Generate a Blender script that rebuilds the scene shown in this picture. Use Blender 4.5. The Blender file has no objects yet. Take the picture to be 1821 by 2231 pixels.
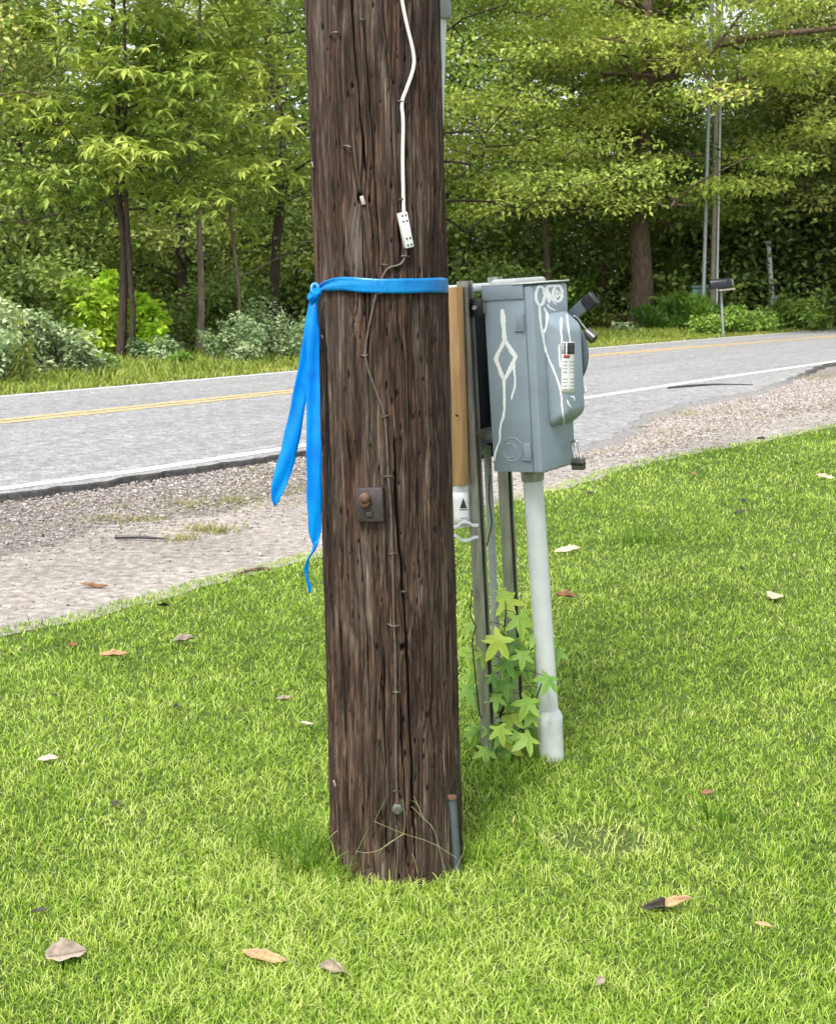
import bpy, bmesh, math, random
import numpy as np
from mathutils import Vector, Matrix
from mathutils.bvhtree import BVHTree
sc = bpy.context.scene
COL = sc.collection
rad = math.radians

# ------------------------------------------------------------------ camera, sky, sun, exposure
F_PX, W_PX, H_PX = 2900.0, 1821.0, 2231.0
PITCH = math.atan(495.0 / F_PX)
CAM_H = 1.5
cam_d = bpy.data.cameras.new('camera'); cam = bpy.data.objects.new('camera', cam_d); COL.objects.link(cam)
cam.location = (0, 0, CAM_H); cam.rotation_euler = (math.pi / 2 - PITCH, 0, 0)
cam_d.sensor_fit = 'HORIZONTAL'; cam_d.sensor_width = 36.0; cam_d.lens = 36.0 * F_PX / W_PX
cam_d.clip_start = 0.05; cam_d.clip_end = 600
cam_d.dof.use_dof = True; cam_d.dof.focus_distance = 3.7; cam_d.dof.aperture_fstop = 20
sc.camera = cam

SUN_EL, SUN_AZ = rad(58), rad(205)          # azimuth clockwise from +Y: behind the camera, a little to its left
world = bpy.data.worlds.new('World'); sc.world = world; world.use_nodes = True
nt = world.node_tree; nt.nodes.clear()
sky = nt.nodes.new('ShaderNodeTexSky'); sky.sky_type = 'NISHITA'; sky.sun_disc = False
sky.sun_elevation = SUN_EL; sky.sun_rotation = SUN_AZ; sky.dust_density = 3.0; sky.air_density = 1.0; sky.ozone_density = 1.0
hs = nt.nodes.new('ShaderNodeHueSaturation'); hs.inputs['Saturation'].default_value = 0.35
bg = nt.nodes.new('ShaderNodeBackground'); bg.inputs[1].default_value = 0.105
wo = nt.nodes.new('ShaderNodeOutputWorld')
nt.links.new(sky.outputs[0], hs.inputs['Color']); nt.links.new(hs.outputs[0], bg.inputs[0]); nt.links.new(bg.outputs[0], wo.inputs[0])
sl = bpy.data.lights.new('sun', 'SUN'); sl.energy = 1.5; sl.angle = rad(11); sl.color = (1.0, 0.965, 0.9)
so = bpy.data.objects.new('sun', sl); COL.objects.link(so)
sd = Vector((math.sin(SUN_AZ) * math.cos(SUN_EL), math.cos(SUN_AZ) * math.cos(SUN_EL), math.sin(SUN_EL)))
so.rotation_euler = sd.to_track_quat('Z', 'Y').to_euler(); so.location = (-3, -6, 12)
sc.view_settings.view_transform = 'Standard'; sc.view_settings.look = 'None'
sc.view_settings.exposure = 1.62; sc.view_settings.gamma = 1.0; sc.view_settings.use_curve_mapping = False
sc.render.engine = 'CYCLES'
sc.cycles.max_bounces = 6; sc.cycles.diffuse_bounces = 3; sc.cycles.glossy_bounces = 2
sc.cycles.transmission_bounces = 3; sc.cycles.transparent_max_bounces = 6
sc.cycles.caustics_reflective = False; sc.cycles.caustics_refractive = False

# ------------------------------------------------------------------ helpers
cp, sp = math.cos(PITCH), math.sin(PITCH)
def ray(px, py):
    a = (px - W_PX / 2) / F_PX; b = (H_PX / 2 - py) / F_PX
    return Vector((a, cp + b * sp, -sp + b * cp))
def at(px, py, Y):
    r = ray(px, py); t = Y / r.y
    return Vector((0, 0, CAM_H)) + r * t
def gnd(px, py, z=0.0):
    r = ray(px, py); t = (z - CAM_H) / r.z
    return Vector((0, 0, CAM_H)) + r * t
AZ = rad(34.7)
U2 = Vector((math.sin(AZ), math.cos(AZ), 0)); N2 = Vector((math.cos(AZ), -math.sin(AZ), 0))

def tagp(o, label=None, cat=None, group=None, kind=None):
    if label: o['label'] = label
    if cat: o['category'] = cat
    if group: o['group'] = group
    if kind: o['kind'] = kind
    return o
def thing(name, label, cat, loc, group=None):
    o = bpy.data.objects.new(name, None); o.empty_display_size = 0.1; COL.objects.link(o); o.location = loc
    return tagp(o, label, cat, group)
def root_loc(o):
    while o.parent: o = o.parent
    return Vector(o.location)

def npmesh(name, V, F, mat, parent=None, origin=None, tone=None, uv=None, smooth=False):
    """V (n,3) world coordinates, F (m,k) faces all with k corners (or a list of such arrays)"""
    V = np.asarray(V, dtype=np.float32)
    Fs = F if isinstance(F, list) and isinstance(F[0], np.ndarray) and F[0].ndim == 2 else [F]
    Fs = [np.asarray(f, dtype=np.int32) for f in Fs if len(f)]
    if parent is not None: org = np.array(root_loc(parent))
    else: org = np.array(origin if origin is not None else (0, 0, 0), dtype=float)
    V = V - org.astype(np.float32)
    me = bpy.data.meshes.new(name)
    me.vertices.add(len(V)); me.vertices.foreach_set('co', V.ravel())
    loops = np.concatenate([f.ravel() for f in Fs]); tot = np.concatenate([np.full(len(f), f.shape[1], dtype=np.int32) for f in Fs])
    st = np.concatenate([[0], np.cumsum(tot)[:-1]]).astype(np.int32)
    me.loops.add(len(loops)); me.loops.foreach_set('vertex_index', loops)
    me.polygons.add(len(tot)); me.polygons.foreach_set('loop_start', st)
    try: me.polygons.foreach_set('loop_total', tot)
    except Exception: pass
    me.polygons.foreach_set('use_smooth', np.full(len(tot), smooth))
    if tone is not None:
        a = me.attributes.new('tone', 'FLOAT', 'POINT'); a.data.foreach_set('value', np.asarray(tone, dtype=np.float32))
    if uv is not None:
        l = me.uv_layers.new(name='UVMap'); l.data.foreach_set('uv', np.asarray(uv, dtype=np.float32)[loops].ravel())
    me.update(calc_edges=True); me.validate()
    me.materials.append(mat)
    o = bpy.data.objects.new(name, me); COL.objects.link(o)
    if parent is not None: o.parent = parent
    else: o.location = org
    return o

class MB:
    """collects polygons of any size in world space and links them as one object"""
    def __init__(s): s.v = []; s.f = []
    def add(s, vs, fs):
        n = len(s.v); s.v += [Vector(v) for v in vs]; s.f += [[i + n for i in f] for f in fs]; return s
    def box(s, c, ax, h):
        """c centre, ax three axes, h three half sizes"""
        c = Vector(c); a, b, d = [Vector(x) for x in ax]; vs = []
        for i in (-1, 1):
            for j in (-1, 1):
                for k in (-1, 1): vs.append(c + a * i * h[0] + b * j * h[1] + d * k * h[2])
        return s.add(vs, [(0, 1, 3, 2), (4, 6, 7, 5), (0, 4, 5, 1), (2, 3, 7, 6), (0, 2, 6, 4), (1, 5, 7, 3)])
    def tube(s, pts, r, n=10, cap=True):
        pts = [Vector(p) for p in pts]; rs = r if isinstance(r, (list, tuple)) else [r] * len(pts)
        t0 = (pts[1] - pts[0]).normalized(); a = t0.orthogonal().normalized(); vs = []; fs = []
        for i, p in enumerate(pts):
            t = (pts[min(i + 1, len(pts) - 1)] - pts[max(i - 1, 0)]).normalized()
            a = (a - t * a.dot(t)).normalized(); b = t.cross(a)
            for k in range(n):
                q = 2 * math.pi * k / n; vs.append(p + (a * math.cos(q) + b * math.sin(q)) * rs[i])
        for i in range(len(pts) - 1):
            for k in range(n):
                k2 = (k + 1) % n; fs.append((i * n + k, i * n + k2, (i + 1) * n + k2, (i + 1) * n + k))
        if cap: fs.append(tuple(range(n - 1, -1, -1))); fs.append(tuple((len(pts) - 1) * n + k for k in range(n)))
        return s.add(vs, fs)
    def prism(s, poly, fr, d):
        """poly 2d points; fr = (origin, xaxis, yaxis, zaxis); extruded by d along zaxis"""
        o, x, y, z = fr; n = len(poly)
        a = [o + x * p[0] + y * p[1] for p in poly]; b = [v + z * d for v in a]
        return s.add(a + b, [tuple(range(n - 1, -1, -1)), tuple(range(n, 2 * n))] + [(i, (i + 1) % n, n + (i + 1) % n, n + i) for i in range(n)])
    def build(s, name, mat, parent=None, origin=None, bevel=0, seg=2, smooth=False, subsurf=0):
        org = root_loc(parent) if parent is not None else Vector(origin if origin is not None else s.v[0])
        me = bpy.data.meshes.new(name); me.from_pydata([v - org for v in s.v], [], s.f)
        bm = bmesh.new(); bm.from_mesh(me); bmesh.ops.recalc_face_normals(bm, faces=bm.faces)
        if bevel:
            es = [e for e in bm.edges if len(e.link_faces) == 2 and e.calc_face_angle(0) > 0.6]
            bmesh.ops.bevel(bm, geom=es, offset=bevel, segments=seg, affect='EDGES', profile=0.5, clamp_overlap=True)
        for f in bm.faces: f.smooth = smooth or bool(bevel)
        bm.to_mesh(me); bm.free()
        if bevel and not smooth:
            me.set_sharp_from_angle(angle=rad(38))
        elif smooth:
            me.set_sharp_from_angle(angle=rad(50))
        me.materials.append(mat)
        o = bpy.data.objects.new(name, me); COL.objects.link(o)
        if parent is not None: o.parent = parent
        else: o.location = org
        if subsurf: m = o.modifiers.new('s', 'SUBSURF'); m.levels = m.render_levels = subsurf
        return o

# ------------------------------------------------------------------ materials
def newmat(name):
    m = bpy.data.materials.new(name); m.use_nodes = True
    n = m.node_tree; b = n.nodes['Principled BSDF']; return m, n, b
def nd(n, t, **kw):
    x = n.nodes.new(t)
    for k, v in kw.items():
        if k in x.inputs: x.inputs[k].default_value = v
        else: setattr(x, k, v)
    return x
def ramp(n, stops, src=None, interp='LINEAR'):
    r = n.nodes.new('ShaderNodeValToRGB'); e = r.color_ramp.elements; r.color_ramp.interpolation = interp
    while len(e) < len(stops): e.new(0.5)
    for i, (p, c) in enumerate(stops): e[i].position = p; e[i].color = (*c, 1) if len(c) == 3 else c
    if src is not None: n.links.new(src, r.inputs[0])
    return r
def noise(n, vec, scale, detail=4, rough=0.55, dist=0.0):
    x = nd(n, 'ShaderNodeTexNoise', Scale=scale, Detail=detail, Roughness=rough, Distortion=dist)
    if vec is not None: n.links.new(vec, x.inputs['Vector'])
    return x
def mixc(n, f, a, b, mode='MIX'):
    x = n.nodes.new('ShaderNodeMix'); x.data_type = 'RGBA'; x.blend_type = mode
    for v, s in ((f, x.inputs[0]), (a, x.inputs[6]), (b, x.inputs[7])):
        if hasattr(v, 'is_output'): n.links.new(v, s)
        elif isinstance(v, (int, float)): s.default_value = v
        else: s.default_value = (*v, 1)
    return x.outputs[2]
def bump(n, b, h, strength=0.3, dist=0.01):
    x = nd(n, 'ShaderNodeBump', Strength=strength, Distance=dist); n.links.new(h, x.inputs['Height']); n.links.new(x.outputs[0], b.inputs['Normal'])
def simple(name, c, rough=0.6, metal=0.0, var=0.15, scale=30, bmp=0.15, spec=0.5, c2=None, stretch=None, bd=0.003):
    m, n, b = newmat(name)
    tc = n.nodes.new('ShaderNodeTexCoord'); v = tc.outputs['Object']
    if stretch:
        mp = n.nodes.new('ShaderNodeMapping'); mp.inputs['Scale'].default_value = stretch; n.links.new(v, mp.inputs[0]); v = mp.outputs[0]
    ns = noise(n, v, scale, 5, 0.6)
    lo = tuple(x * (1 - var) for x in c); hi = tuple(min(1, x * (1 + var)) for x in c) if c2 is None else c2
    r = ramp(n, [(0.3, lo), (0.7, hi)], ns.outputs[0])
    n.links.new(r.outputs[0], b.inputs['Base Color'])
    b.inputs['Roughness'].default_value = rough; b.inputs['Metallic'].default_value = metal; b.inputs['Specular IOR Level'].default_value = spec
    if bmp: bump(n, b, ns.outputs[0], bmp, bd)
    return m
def leafmat(name, cols, rough=0.5, trans=0.42, spec=0.35):
    """colour runs along the per-leaf 'tone' attribute"""
    m, n, b = newmat(name)
    at_ = n.nodes.new('ShaderNodeAttribute'); at_.attribute_name = 'tone'
    r = ramp(n, [(i / (len(cols) - 1), c) for i, c in enumerate(cols)], at_.outputs['Fac'])
    n.links.new(r.outputs[0], b.inputs['Base Color']); b.inputs['Roughness'].default_value = rough; b.inputs['Specular IOR Level'].default_value = spec
    t = n.nodes.new('ShaderNodeBsdfTranslucent')
    g = mixc(n, 0.45, r.outputs[0], (0.30, 0.40, 0.06)); n.links.new(g, t.inputs[0])
    mx = n.nodes.new('ShaderNodeMixShader'); mx.inputs[0].default_value = trans
    out = n.nodes['Material Output']; n.links.new(b.outputs[0], mx.inputs[1]); n.links.new(t.outputs[0], mx.inputs[2]); n.links.new(mx.outputs[0], out.inputs[0])
    return m

M = {}
M['grass'] = leafmat('grass_blades', [(0.031, 0.083, 0.007), (0.145, 0.289, 0.023), (0.3, 0.468, 0.042), (0.538, 0.69, 0.128), (0.724, 0.779, 0.288)], 0.5, 0.42, 0.28)
M['verge'] = leafmat('verge_grass_blades', [(0.095, 0.162, 0.024), (0.189, 0.27, 0.036), (0.297, 0.351, 0.06), (0.405, 0.365, 0.108)], 0.5, 0.3)
M['leaf_yellow'] = leafmat('yellow_green_leaves', [(0.076, 0.148, 0.031), (0.229, 0.335, 0.057), (0.422, 0.501, 0.093), (0.65, 0.687, 0.159)], 0.5, 0.38)
M['leaf_olive'] = leafmat('olive_leaves', [(0.086, 0.133, 0.039), (0.224, 0.288, 0.072), (0.396, 0.442, 0.114), (0.594, 0.552, 0.179)], 0.5, 0.32)
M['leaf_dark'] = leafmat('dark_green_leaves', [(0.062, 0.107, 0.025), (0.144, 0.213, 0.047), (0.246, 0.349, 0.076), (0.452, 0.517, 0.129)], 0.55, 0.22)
M['leaf_bright'] = leafmat('lime_leaves', [(0.159, 0.35, 0.019), (0.351, 0.641, 0.037), (0.574, 0.85, 0.057), (0.677, 0.85, 0.114)], 0.5, 0.4)
M['weed'] = leafmat('fresh_green_weeds', [(0.046, 0.115, 0.017), (0.115, 0.23, 0.029), (0.218, 0.368, 0.052), (0.368, 0.529, 0.115)], 0.5, 0.35)
M['leaf_grey'] = leafmat('grey_green_leaves', [(0.071, 0.132, 0.055), (0.172, 0.264, 0.108), (0.316, 0.422, 0.206), (0.517, 0.594, 0.338)], 0.5, 0.25)
M['bark'] = simple('grey_brown_bark', (0.17, 0.12, 0.09), 0.9, 0, 0.5, 6, 0.8, 0.2, stretch=(3, 3, 0.7), bd=0.05)
M['bark_dark'] = simple('dark_bark', (0.055, 0.042, 0.032), 0.9, 0, 0.5, 8, 0.6, 0.2, stretch=(3, 3, 0.6), bd=0.03)
M['bark_pale'] = simple('pale_bark', (0.22, 0.17, 0.13), 0.9, 0, 0.4, 8, 0.6, 0.2, stretch=(2, 2, 0.6), bd=0.03)
M['twig_grey'] = simple('dead_grey_wood', (0.16, 0.15, 0.12), 0.9, 0, 0.3, 12, 0.2, 0.2)

def groundmat(name, stops, scale, detail, b1=0.5, bd=0.02, stretch=None, rough=0.95, fleck=None):
    m, n, b = newmat(name); tc = n.nodes.new('ShaderNodeTexCoord'); v = tc.outputs['Object']
    if stretch:
        mp = n.nodes.new('ShaderNodeMapping'); mp.inputs['Scale'].default_value = stretch; n.links.new(v, mp.inputs[0]); v = mp.outputs[0]
    a = noise(n, v, scale, detail, 0.65); r = ramp(n, stops, a.outputs[0]); c = r.outputs[0]
    big = noise(n, v, 0.6, 3, 0.6); rb = ramp(n, [(0.35, (0.8, 0.8, 0.8)), (0.65, (1.12, 1.12, 1.12))], big.outputs[0])
    c = mixc(n, 1.0, c, rb.outputs[0], 'MULTIPLY')
    if fleck:
        vo = nd(n, 'ShaderNodeTexVoronoi', Scale=fleck[0]); n.links.new(v, vo.inputs['Vector'])
        rr = ramp(n, [(0.0, (0.55, 0.55, 0.55)), (0.5, (1, 1, 1)), (1.0, (1.5, 1.5, 1.5))], None)
        n.links.new(vo.outputs['Color'], rr.inputs[0]); c = mixc(n, fleck[1], c, rr.outputs[0], 'MULTIPLY')
        mm = n.nodes.new('ShaderNodeMath'); mm.operation = 'ADD'; n.links.new(a.outputs[0], mm.inputs[0]); n.links.new(vo.outputs['Distance'], mm.inputs[1])
        bump(n, b, mm.outputs[0], b1, bd)
    else: bump(n, b, a.outputs[0], b1, bd)
    n.links.new(c, b.inputs['Base Color']); b.inputs['Roughness'].default_value = rough; b.inputs['Specular IOR Level'].default_value = 0.2
    return m
M['soil'] = groundmat('woodland_soil', [(0.3, (0.05, 0.07, 0.02)), (0.7, (0.12, 0.14, 0.05))], 5, 6)
M['lawn'] = groundmat('lawn_thatch', [(0.3, (0.03, 0.055, 0.012)), (0.55, (0.08, 0.115, 0.025)), (0.8, (0.20, 0.19, 0.085))], 45, 5, 0.6, 0.01)
M['gravel_base'] = groundmat('gravel_and_dirt', [(0.3, (0.09, 0.075, 0.065)), (0.5, (0.225, 0.205, 0.185)), (0.68, (0.40, 0.355, 0.315))], 20, 10, 0.7, 0.012, fleck=(95, 0.55))
M['dirt'] = groundmat('pink_sandy_dirt', [(0.3, (0.16, 0.135, 0.115)), (0.5, (0.28, 0.255, 0.228)), (0.66, (0.42, 0.39, 0.355))], 17, 10, 0.5, 0.006, fleck=(110, 0.4))
M['asphalt'] = groundmat('weathered_asphalt', [(0.3, (0.12, 0.12, 0.125)), (0.5, (0.235, 0.235, 0.24)), (0.75, (0.36, 0.36, 0.365))], 22, 8, 0.5, 0.006, fleck=(75, 0.5), rough=0.85)
def road_mat():
    m, n, b = newmat('weathered_road'); tc = n.nodes.new('ShaderNodeTexCoord'); v = tc.outputs['Object']
    a = noise(n, v, 11, 10, .80); c = ramp(n, [(.34, (.14, .14, .143)), (.5, (.24, .24, .243)), (.66, (.38, .38, .38))], a.outputs[0]).outputs[0]
    vo = nd(n, 'ShaderNodeTexVoronoi', Scale=70); n.links.new(v, vo.inputs['Vector']); rr = ramp(n, [(0, (.55, .55, .56)), (.5, (1, 1, 1)), (1, (1.6, 1.58, 1.55))]); n.links.new(vo.outputs['Color'], rr.inputs[0]); c = mixc(n, .7, c, rr.outputs[0], 'MULTIPLY')
    mp = n.nodes.new('ShaderNodeMapping'); mp.vector_type = 'TEXTURE'; mp.inputs['Rotation'].default_value = (0, 0, math.pi / 2 - AZ); mp.inputs['Scale'].default_value = (9, .55, 1); n.links.new(v, mp.inputs[0])
    w = noise(n, mp.outputs[0], 1.1, 5, .6); c = mixc(n, 1, c, ramp(n, [(.3, (.88, .88, .89)), (.7, (1.10, 1.10, 1.09))], w.outputs[0]).outputs[0], 'MULTIPLY')
    k = nd(n, 'ShaderNodeTexVoronoi', Scale=.55, feature='DISTANCE_TO_EDGE'); ds = noise(n, v, 2.2, 5, .6); dv = mixc(n, .25, v, ds.outputs['Color']); n.links.new(dv, k.inputs['Vector'])
    kr = ramp(n, [(0, (.45, .45, .45)), (.012, (1, 1, 1))]); n.links.new(k.outputs['Distance'], kr.inputs[0]); c = mixc(n, .22, c, kr.outputs[0], 'MULTIPLY')
    n.links.new(c, b.inputs['Base Color']); b.inputs['Roughness'].default_value = .85; b.inputs['Specular IOR Level'].default_value = .25; bump(n, b, vo.outputs['Distance'], .5, .008); return m
M['asphalt'] = road_mat()
M['asphalt_edge'] = simple('broken_asphalt_edge', (0.045, 0.043, 0.042), 0.95, 0, 0.6, 40, 0.8, 0.2, bd=0.02)
def edge_mat():
    m, n, b = newmat('road_edge_asphalt'); tc = n.nodes.new('ShaderNodeTexCoord'); a = noise(n, tc.outputs['Object'], 30, 7, .65)
    dk = ramp(n, [(.3, (.02, .02, .02)), (.7, (.07, .066, .06))], a.outputs[0]); lt = ramp(n, [(.3, (.13, .125, .12)), (.7, (.30, .285, .27))], a.outputs[0])
    t_ = n.nodes.new('ShaderNodeAttribute'); t_.attribute_name = 'tone'; c = mixc(n, t_.outputs['Fac'], lt.outputs[0], dk.outputs[0]); n.links.new(c, b.inputs['Base Color']); b.inputs['Roughness'].default_value = .95; bump(n, b, a.outputs[0], .8, .02); return m
M['road_edge'] = edge_mat()
M['white_line'] = simple('worn_white_paint', (0.62, 0.62, 0.60), 0.7, 0, 0.0, 60, 0.2, c2=(0.85, 0.85, 0.83))
M['yellow_line'] = simple('worn_yellow_paint', (0.50, 0.33, 0.13), 0.7, 0, 0.1, 30, 0.1, c2=(0.72, 0.48, 0.18))

def stone_mat():
    m, n, b = newmat('stones'); a_ = n.nodes.new('ShaderNodeAttribute'); a_.attribute_name = 'tone'
    r = ramp(n, [(0, (0.07, 0.06, 0.055)), (0.3, (0.17, 0.145, 0.125)), (0.6, (0.28, 0.24, 0.215)), (0.85, (0.36, 0.33, 0.31)), (1, (0.46, 0.44, 0.42))], a_.outputs['Fac'])
    n.links.new(r.outputs[0], b.inputs['Base Color']); b.inputs['Roughness'].default_value = 0.85; return m
M['stone'] = stone_mat()

# ------------------------------------------------------------------ numpy noise and leaf makers
def vnoise(u, v, nu, nv, seed, wrap=True):
    """value noise, u in 0..1 (wraps) with nu cells, v in cells of 1/nv"""
    rs = np.random.RandomState(seed); g = rs.rand(int(nu), 4096)
    x = u * nu; y = v * nv; xi = np.floor(x).astype(int); yi = np.floor(y).astype(int)
    fx = x - xi; fy = y - yi; fx = fx * fx * (3 - 2 * fx); fy = fy * fy * (3 - 2 * fy)
    x0 = xi % int(nu); x1 = (xi + 1) % int(nu); y0 = yi % 4096; y1 = (yi + 1) % 4096
    return (g[x0, y0] * (1 - fx) * (1 - fy) + g[x1, y0] * fx * (1 - fy) + g[x0, y1] * (1 - fx) * fy + g[x1, y1] * fx * fy)
def pnoise(x, y, s, seed):
    return vnoise(((x / s) % 4096) / 4096 if False else (x / s / 64.0) % 1.0, y / s, 64, 1, seed)

def norm(a): return a / (np.linalg.norm(a, axis=1, keepdims=True) + 1e-9)
def leaf_mesh(P, D, Nn, L, Wd, fold=0.18, droop=0.0):
    """diamond leaves with a folded midrib. P base, D direction, Nn approximate normal"""
    n = len(P); D = norm(D); S = norm(np.cross(D, Nn)); Nn = np.cross(S, D)
    L = np.asarray(L).reshape(-1, 1); Wd = np.asarray(Wd).reshape(-1, 1)
    tip = P + D * L; tip[:, 2] -= droop * L[:, 0]
    mid = P + D * L * 0.45
    a = mid + S * Wd / 2 + Nn * Wd * fold; b = mid - S * Wd / 2 + Nn * Wd * fold
    V = np.stack([P, a, tip, b], 1).reshape(-1, 3); i = np.arange(n)[:, None] * 4
    Fc = np.concatenate([i + np.array([[0, 1, 2]]), i + np.array([[0, 2, 3]])], 0)
    return V, Fc
def join(parts):
    V = []; Fc = []; T = []; o = 0
    for v, f, t in parts:
        V.append(v); Fc.append(f + o); T.append(t); o += len(v)
    return np.concatenate(V), np.concatenate(Fc), np.concatenate(T)

def crown(rs, C, Rxy, Rz, nper, L, Wd, tone, mode='leaf', flat=0.5, droop=0.15, tvar=0.16):
    """C (m,3) clump centres; leaves spread through each clump. Returns V,F,T"""
    m = len(C); n = m * nper
    Rxy = np.broadcast_to(np.asarray(Rxy, float), (m,)); Rz = np.broadcast_to(np.asarray(Rz, float), (m,))
    d = norm(rs.normal(size=(n, 3))); r = rs.rand(n) ** 0.45
    off = d * r[:, None]; idx = np.repeat(np.arange(m), nper)
    off[:, 0] *= Rxy[idx]; off[:, 1] *= Rxy[idx]; off[:, 2] *= Rz[idx]
    P = C[idx] + off
    ct = np.clip(tone + rs.normal(size=m) * tvar, 0, 1)[idx]
    if mode == 'spray':                           # whorls of long leaflets that hang from one point
        k = 6; P = np.repeat(P, k, 0); ct = np.repeat(ct, k); q = rs.rand(n)[:, None] * 6.28 + np.arange(k)[None] * 6.28 / k + rs.normal(size=(n, k)) * 0.25
        q = q.ravel(); el = rs.uniform(-0.9, 0.25, n * k)
        D = np.stack([np.cos(q) * np.cos(el), np.sin(q) * np.cos(el), np.sin(el)], 1)
        Nn = np.stack([rs.normal(size=n * k) * 0.25, rs.normal(size=n * k) * 0.25, np.ones(n * k)], 1)
    else:
        D = norm(d * 0.6 + rs.normal(size=(n, 3)) * 0.6); D[:, 2] = D[:, 2] * 0.6 - droop
        Nn = rs.normal(size=(n, 3)) * flat; Nn[:, 2] += 1.0
    k = len(P); LL = L * rs.uniform(0.6, 1.3, k); WW = Wd * rs.uniform(0.7, 1.25, k)
    V, Fc = leaf_mesh(P, D, Nn, LL, WW, 0.15, droop * 0.6)
    T = np.repeat(np.clip(ct + rs.normal(size=k) * 0.13, 0, 1), 4)
    return V, Fc, T

def wander(rs, a, b, k, amp):
    pts = []; a = np.array(a, float); b = np.array(b, float); L = np.linalg.norm(b - a)
    o = np.zeros(3)
    for i in range(k + 1):
        t = i / k
        if 0 < i < k: o = o * 0.6 + rs.normal(size=3) * amp * L / k
        pts.append(a + (b - a) * t + o * math.sin(math.pi * t))
    return pts
EXTRA = {}
def make_tree(name, label, base, H, r0, c_lo, spread, n_limb, tone, leafm, barkm, seed, mode='leaf', L=0.16, Wd=0.08,
              nper=90, clump=(0.9, 0.45), rise=0.35, lean=(0, 0), per_limb=5, group=None, cat='tree', stems=1, extra=None, asym=None, dome=0.5):
    rs = np.random.RandomState(seed); base = np.array(base, float)
    t = thing(name, label, cat, tuple(base), group)
    mb = MB(); C = []; R = []
    for s_ in range(stems):
        off = np.array([0.0, 0, 0]) if s_ == 0 else np.array([rs.uniform(0.16, 0.3), rs.uniform(-.1, .1), 0])
        top = base + off * 1.6 + np.array([lean[0], lean[1], H * (1 if s_ == 0 else 0.85)])
        tr = wander(rs, base + off + np.array([0, 0, -0.05]), top, 9, 0.09)
        rr = [r0 * (1 if s_ == 0 else .7) * (1 - 0.85 * (i / 9)) * (1.25 if i == 0 else 1) for i in range(10)]
        mb.tube(tr, rr, 10)
        for i in range(n_limb if s_ == 0 else n_limb // 2):
            f = c_lo + (0.97 - c_lo) * (i + rs.rand()) / n_limb
            k = min(8, int(f * 9)); p0 = tr[k] + (tr[k + 1] - tr[k]) * (f * 9 - k)
            az = i * 2.4 + rs.rand() * 0.9
            g = (f - c_lo) / (1 - c_lo); ln = spread * (1 - dome * g ** 1.5) * rs.uniform(0.75, 1.1)
            dx, dy = math.cos(az), math.sin(az)
            if asym: ln *= 1 + asym[2] * (dx * asym[0] + dy * asym[1])
            rz = rise * (0.4 + g) * ln
            p1 = p0 + np.array([dx * ln, dy * ln, rz])
            lb = wander(rs, p0, p1, 6, 0.5); rl = r0 * 0.34 * (1 - 0.6 * f)
            mb.tube(lb, [max(0.012, rl * (1 - 0.85 * j / 6)) for j in range(7)], 6)
            for j in range(per_limb):
                u = 0.3 + 0.75 * (j + rs.rand() * 0.8) / per_limb; q = min(5, int(min(u, .99) * 6))
                pc = lb[q] + (lb[q + 1] - lb[q]) * (min(u, .99) * 6 - q)
                side = np.array([-dy, dx, 0]) * rs.uniform(-1, 1) * ln * 0.38
                c = pc + side + np.array([0, 0, rs.uniform(-.1, .35)])
                if rs.rand() < 0.7: mb.tube(wander(rs, pc, c, 3, 0.3), [max(.01, rl * .3), rl * .25, rl * .2, .006], 5)
                C.append(c); R.append(rs.uniform(0.65, 1.25))
    if extra is not None:
        for e in extra:
            pts, er, ec = e; pts = [np.array(p) for p in pts]; mb.tube(pts, er, 8)
            for j in range(ec):
                u = rs.rand() * (len(pts) - 1); q = int(u); C.append(pts[q] + (pts[q + 1] - pts[q]) * (u - q) + rs.normal(size=3) * 0.5); R.append(0.9)
    mb.build('trunk', barkm, t, smooth=True)
    C = np.array(C); R = np.array(R)
    V, Fc, T = crown(rs, C, R * clump[0], R * clump[1], nper, L, Wd, tone, mode)
    npmesh('crown', V, Fc, leafm, t, tone=T)
    return t
def make_shrub(name, label, base, w, h, tone, leafm, seed, n=3500, L=0.12, Wd=0.07, dep=None, group=None, cat='shrub', nst=9, barkm=None, droop=.1, flat=.6):
    rs = np.random.RandomState(seed); base = np.array(base, float); dep = dep or w
    t = thing(name, label, cat, tuple(base), group); mb = MB(); C = []; R = []
    for i in range(nst):
        a = rs.rand() * 6.28; r = rs.rand() ** .6; hh = h * (1 - 0.45 * r ** 2) * rs.uniform(.7, 1.03)
        tip = base + np.array([math.cos(a) * r * w / 2, math.sin(a) * r * dep / 2, hh])
        pts = wander(rs, base + np.array([math.cos(a) * .1 * w, math.sin(a) * .1 * dep, -.02]), tip, 5, .4)
        mb.tube(pts, [.022, .018, .014, .011, .008, .004], 5)
        for j in range(7):
            u = 0.12 + .88 * j / 6; q = min(4, int(u * 5)); p = pts[q] + (pts[min(q + 1, 5)] - pts[q]) * min(1, (u * 5 - q))
            C.append(p + rs.normal(size=3) * np.array([.07 * w, .07 * dep, .04 * h])); R.append(rs.uniform(.7, 1.2))
    mb.build('stem', barkm or M['bark_dark'], t, smooth=True)
    C = np.array(C); R = np.array(R); rr = max(.12, 0.17 * w)
    V, Fc, T = crown(rs, C, R * rr, R * min(rr * .75, h * .22), max(8, n // len(C)), L, Wd, tone, 'leaf', flat, droop)
    V[:, 2] = np.maximum(V[:, 2], 0.02)
    npmesh('foliage', V, Fc, leafm, t, tone=T)
    return t

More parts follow.
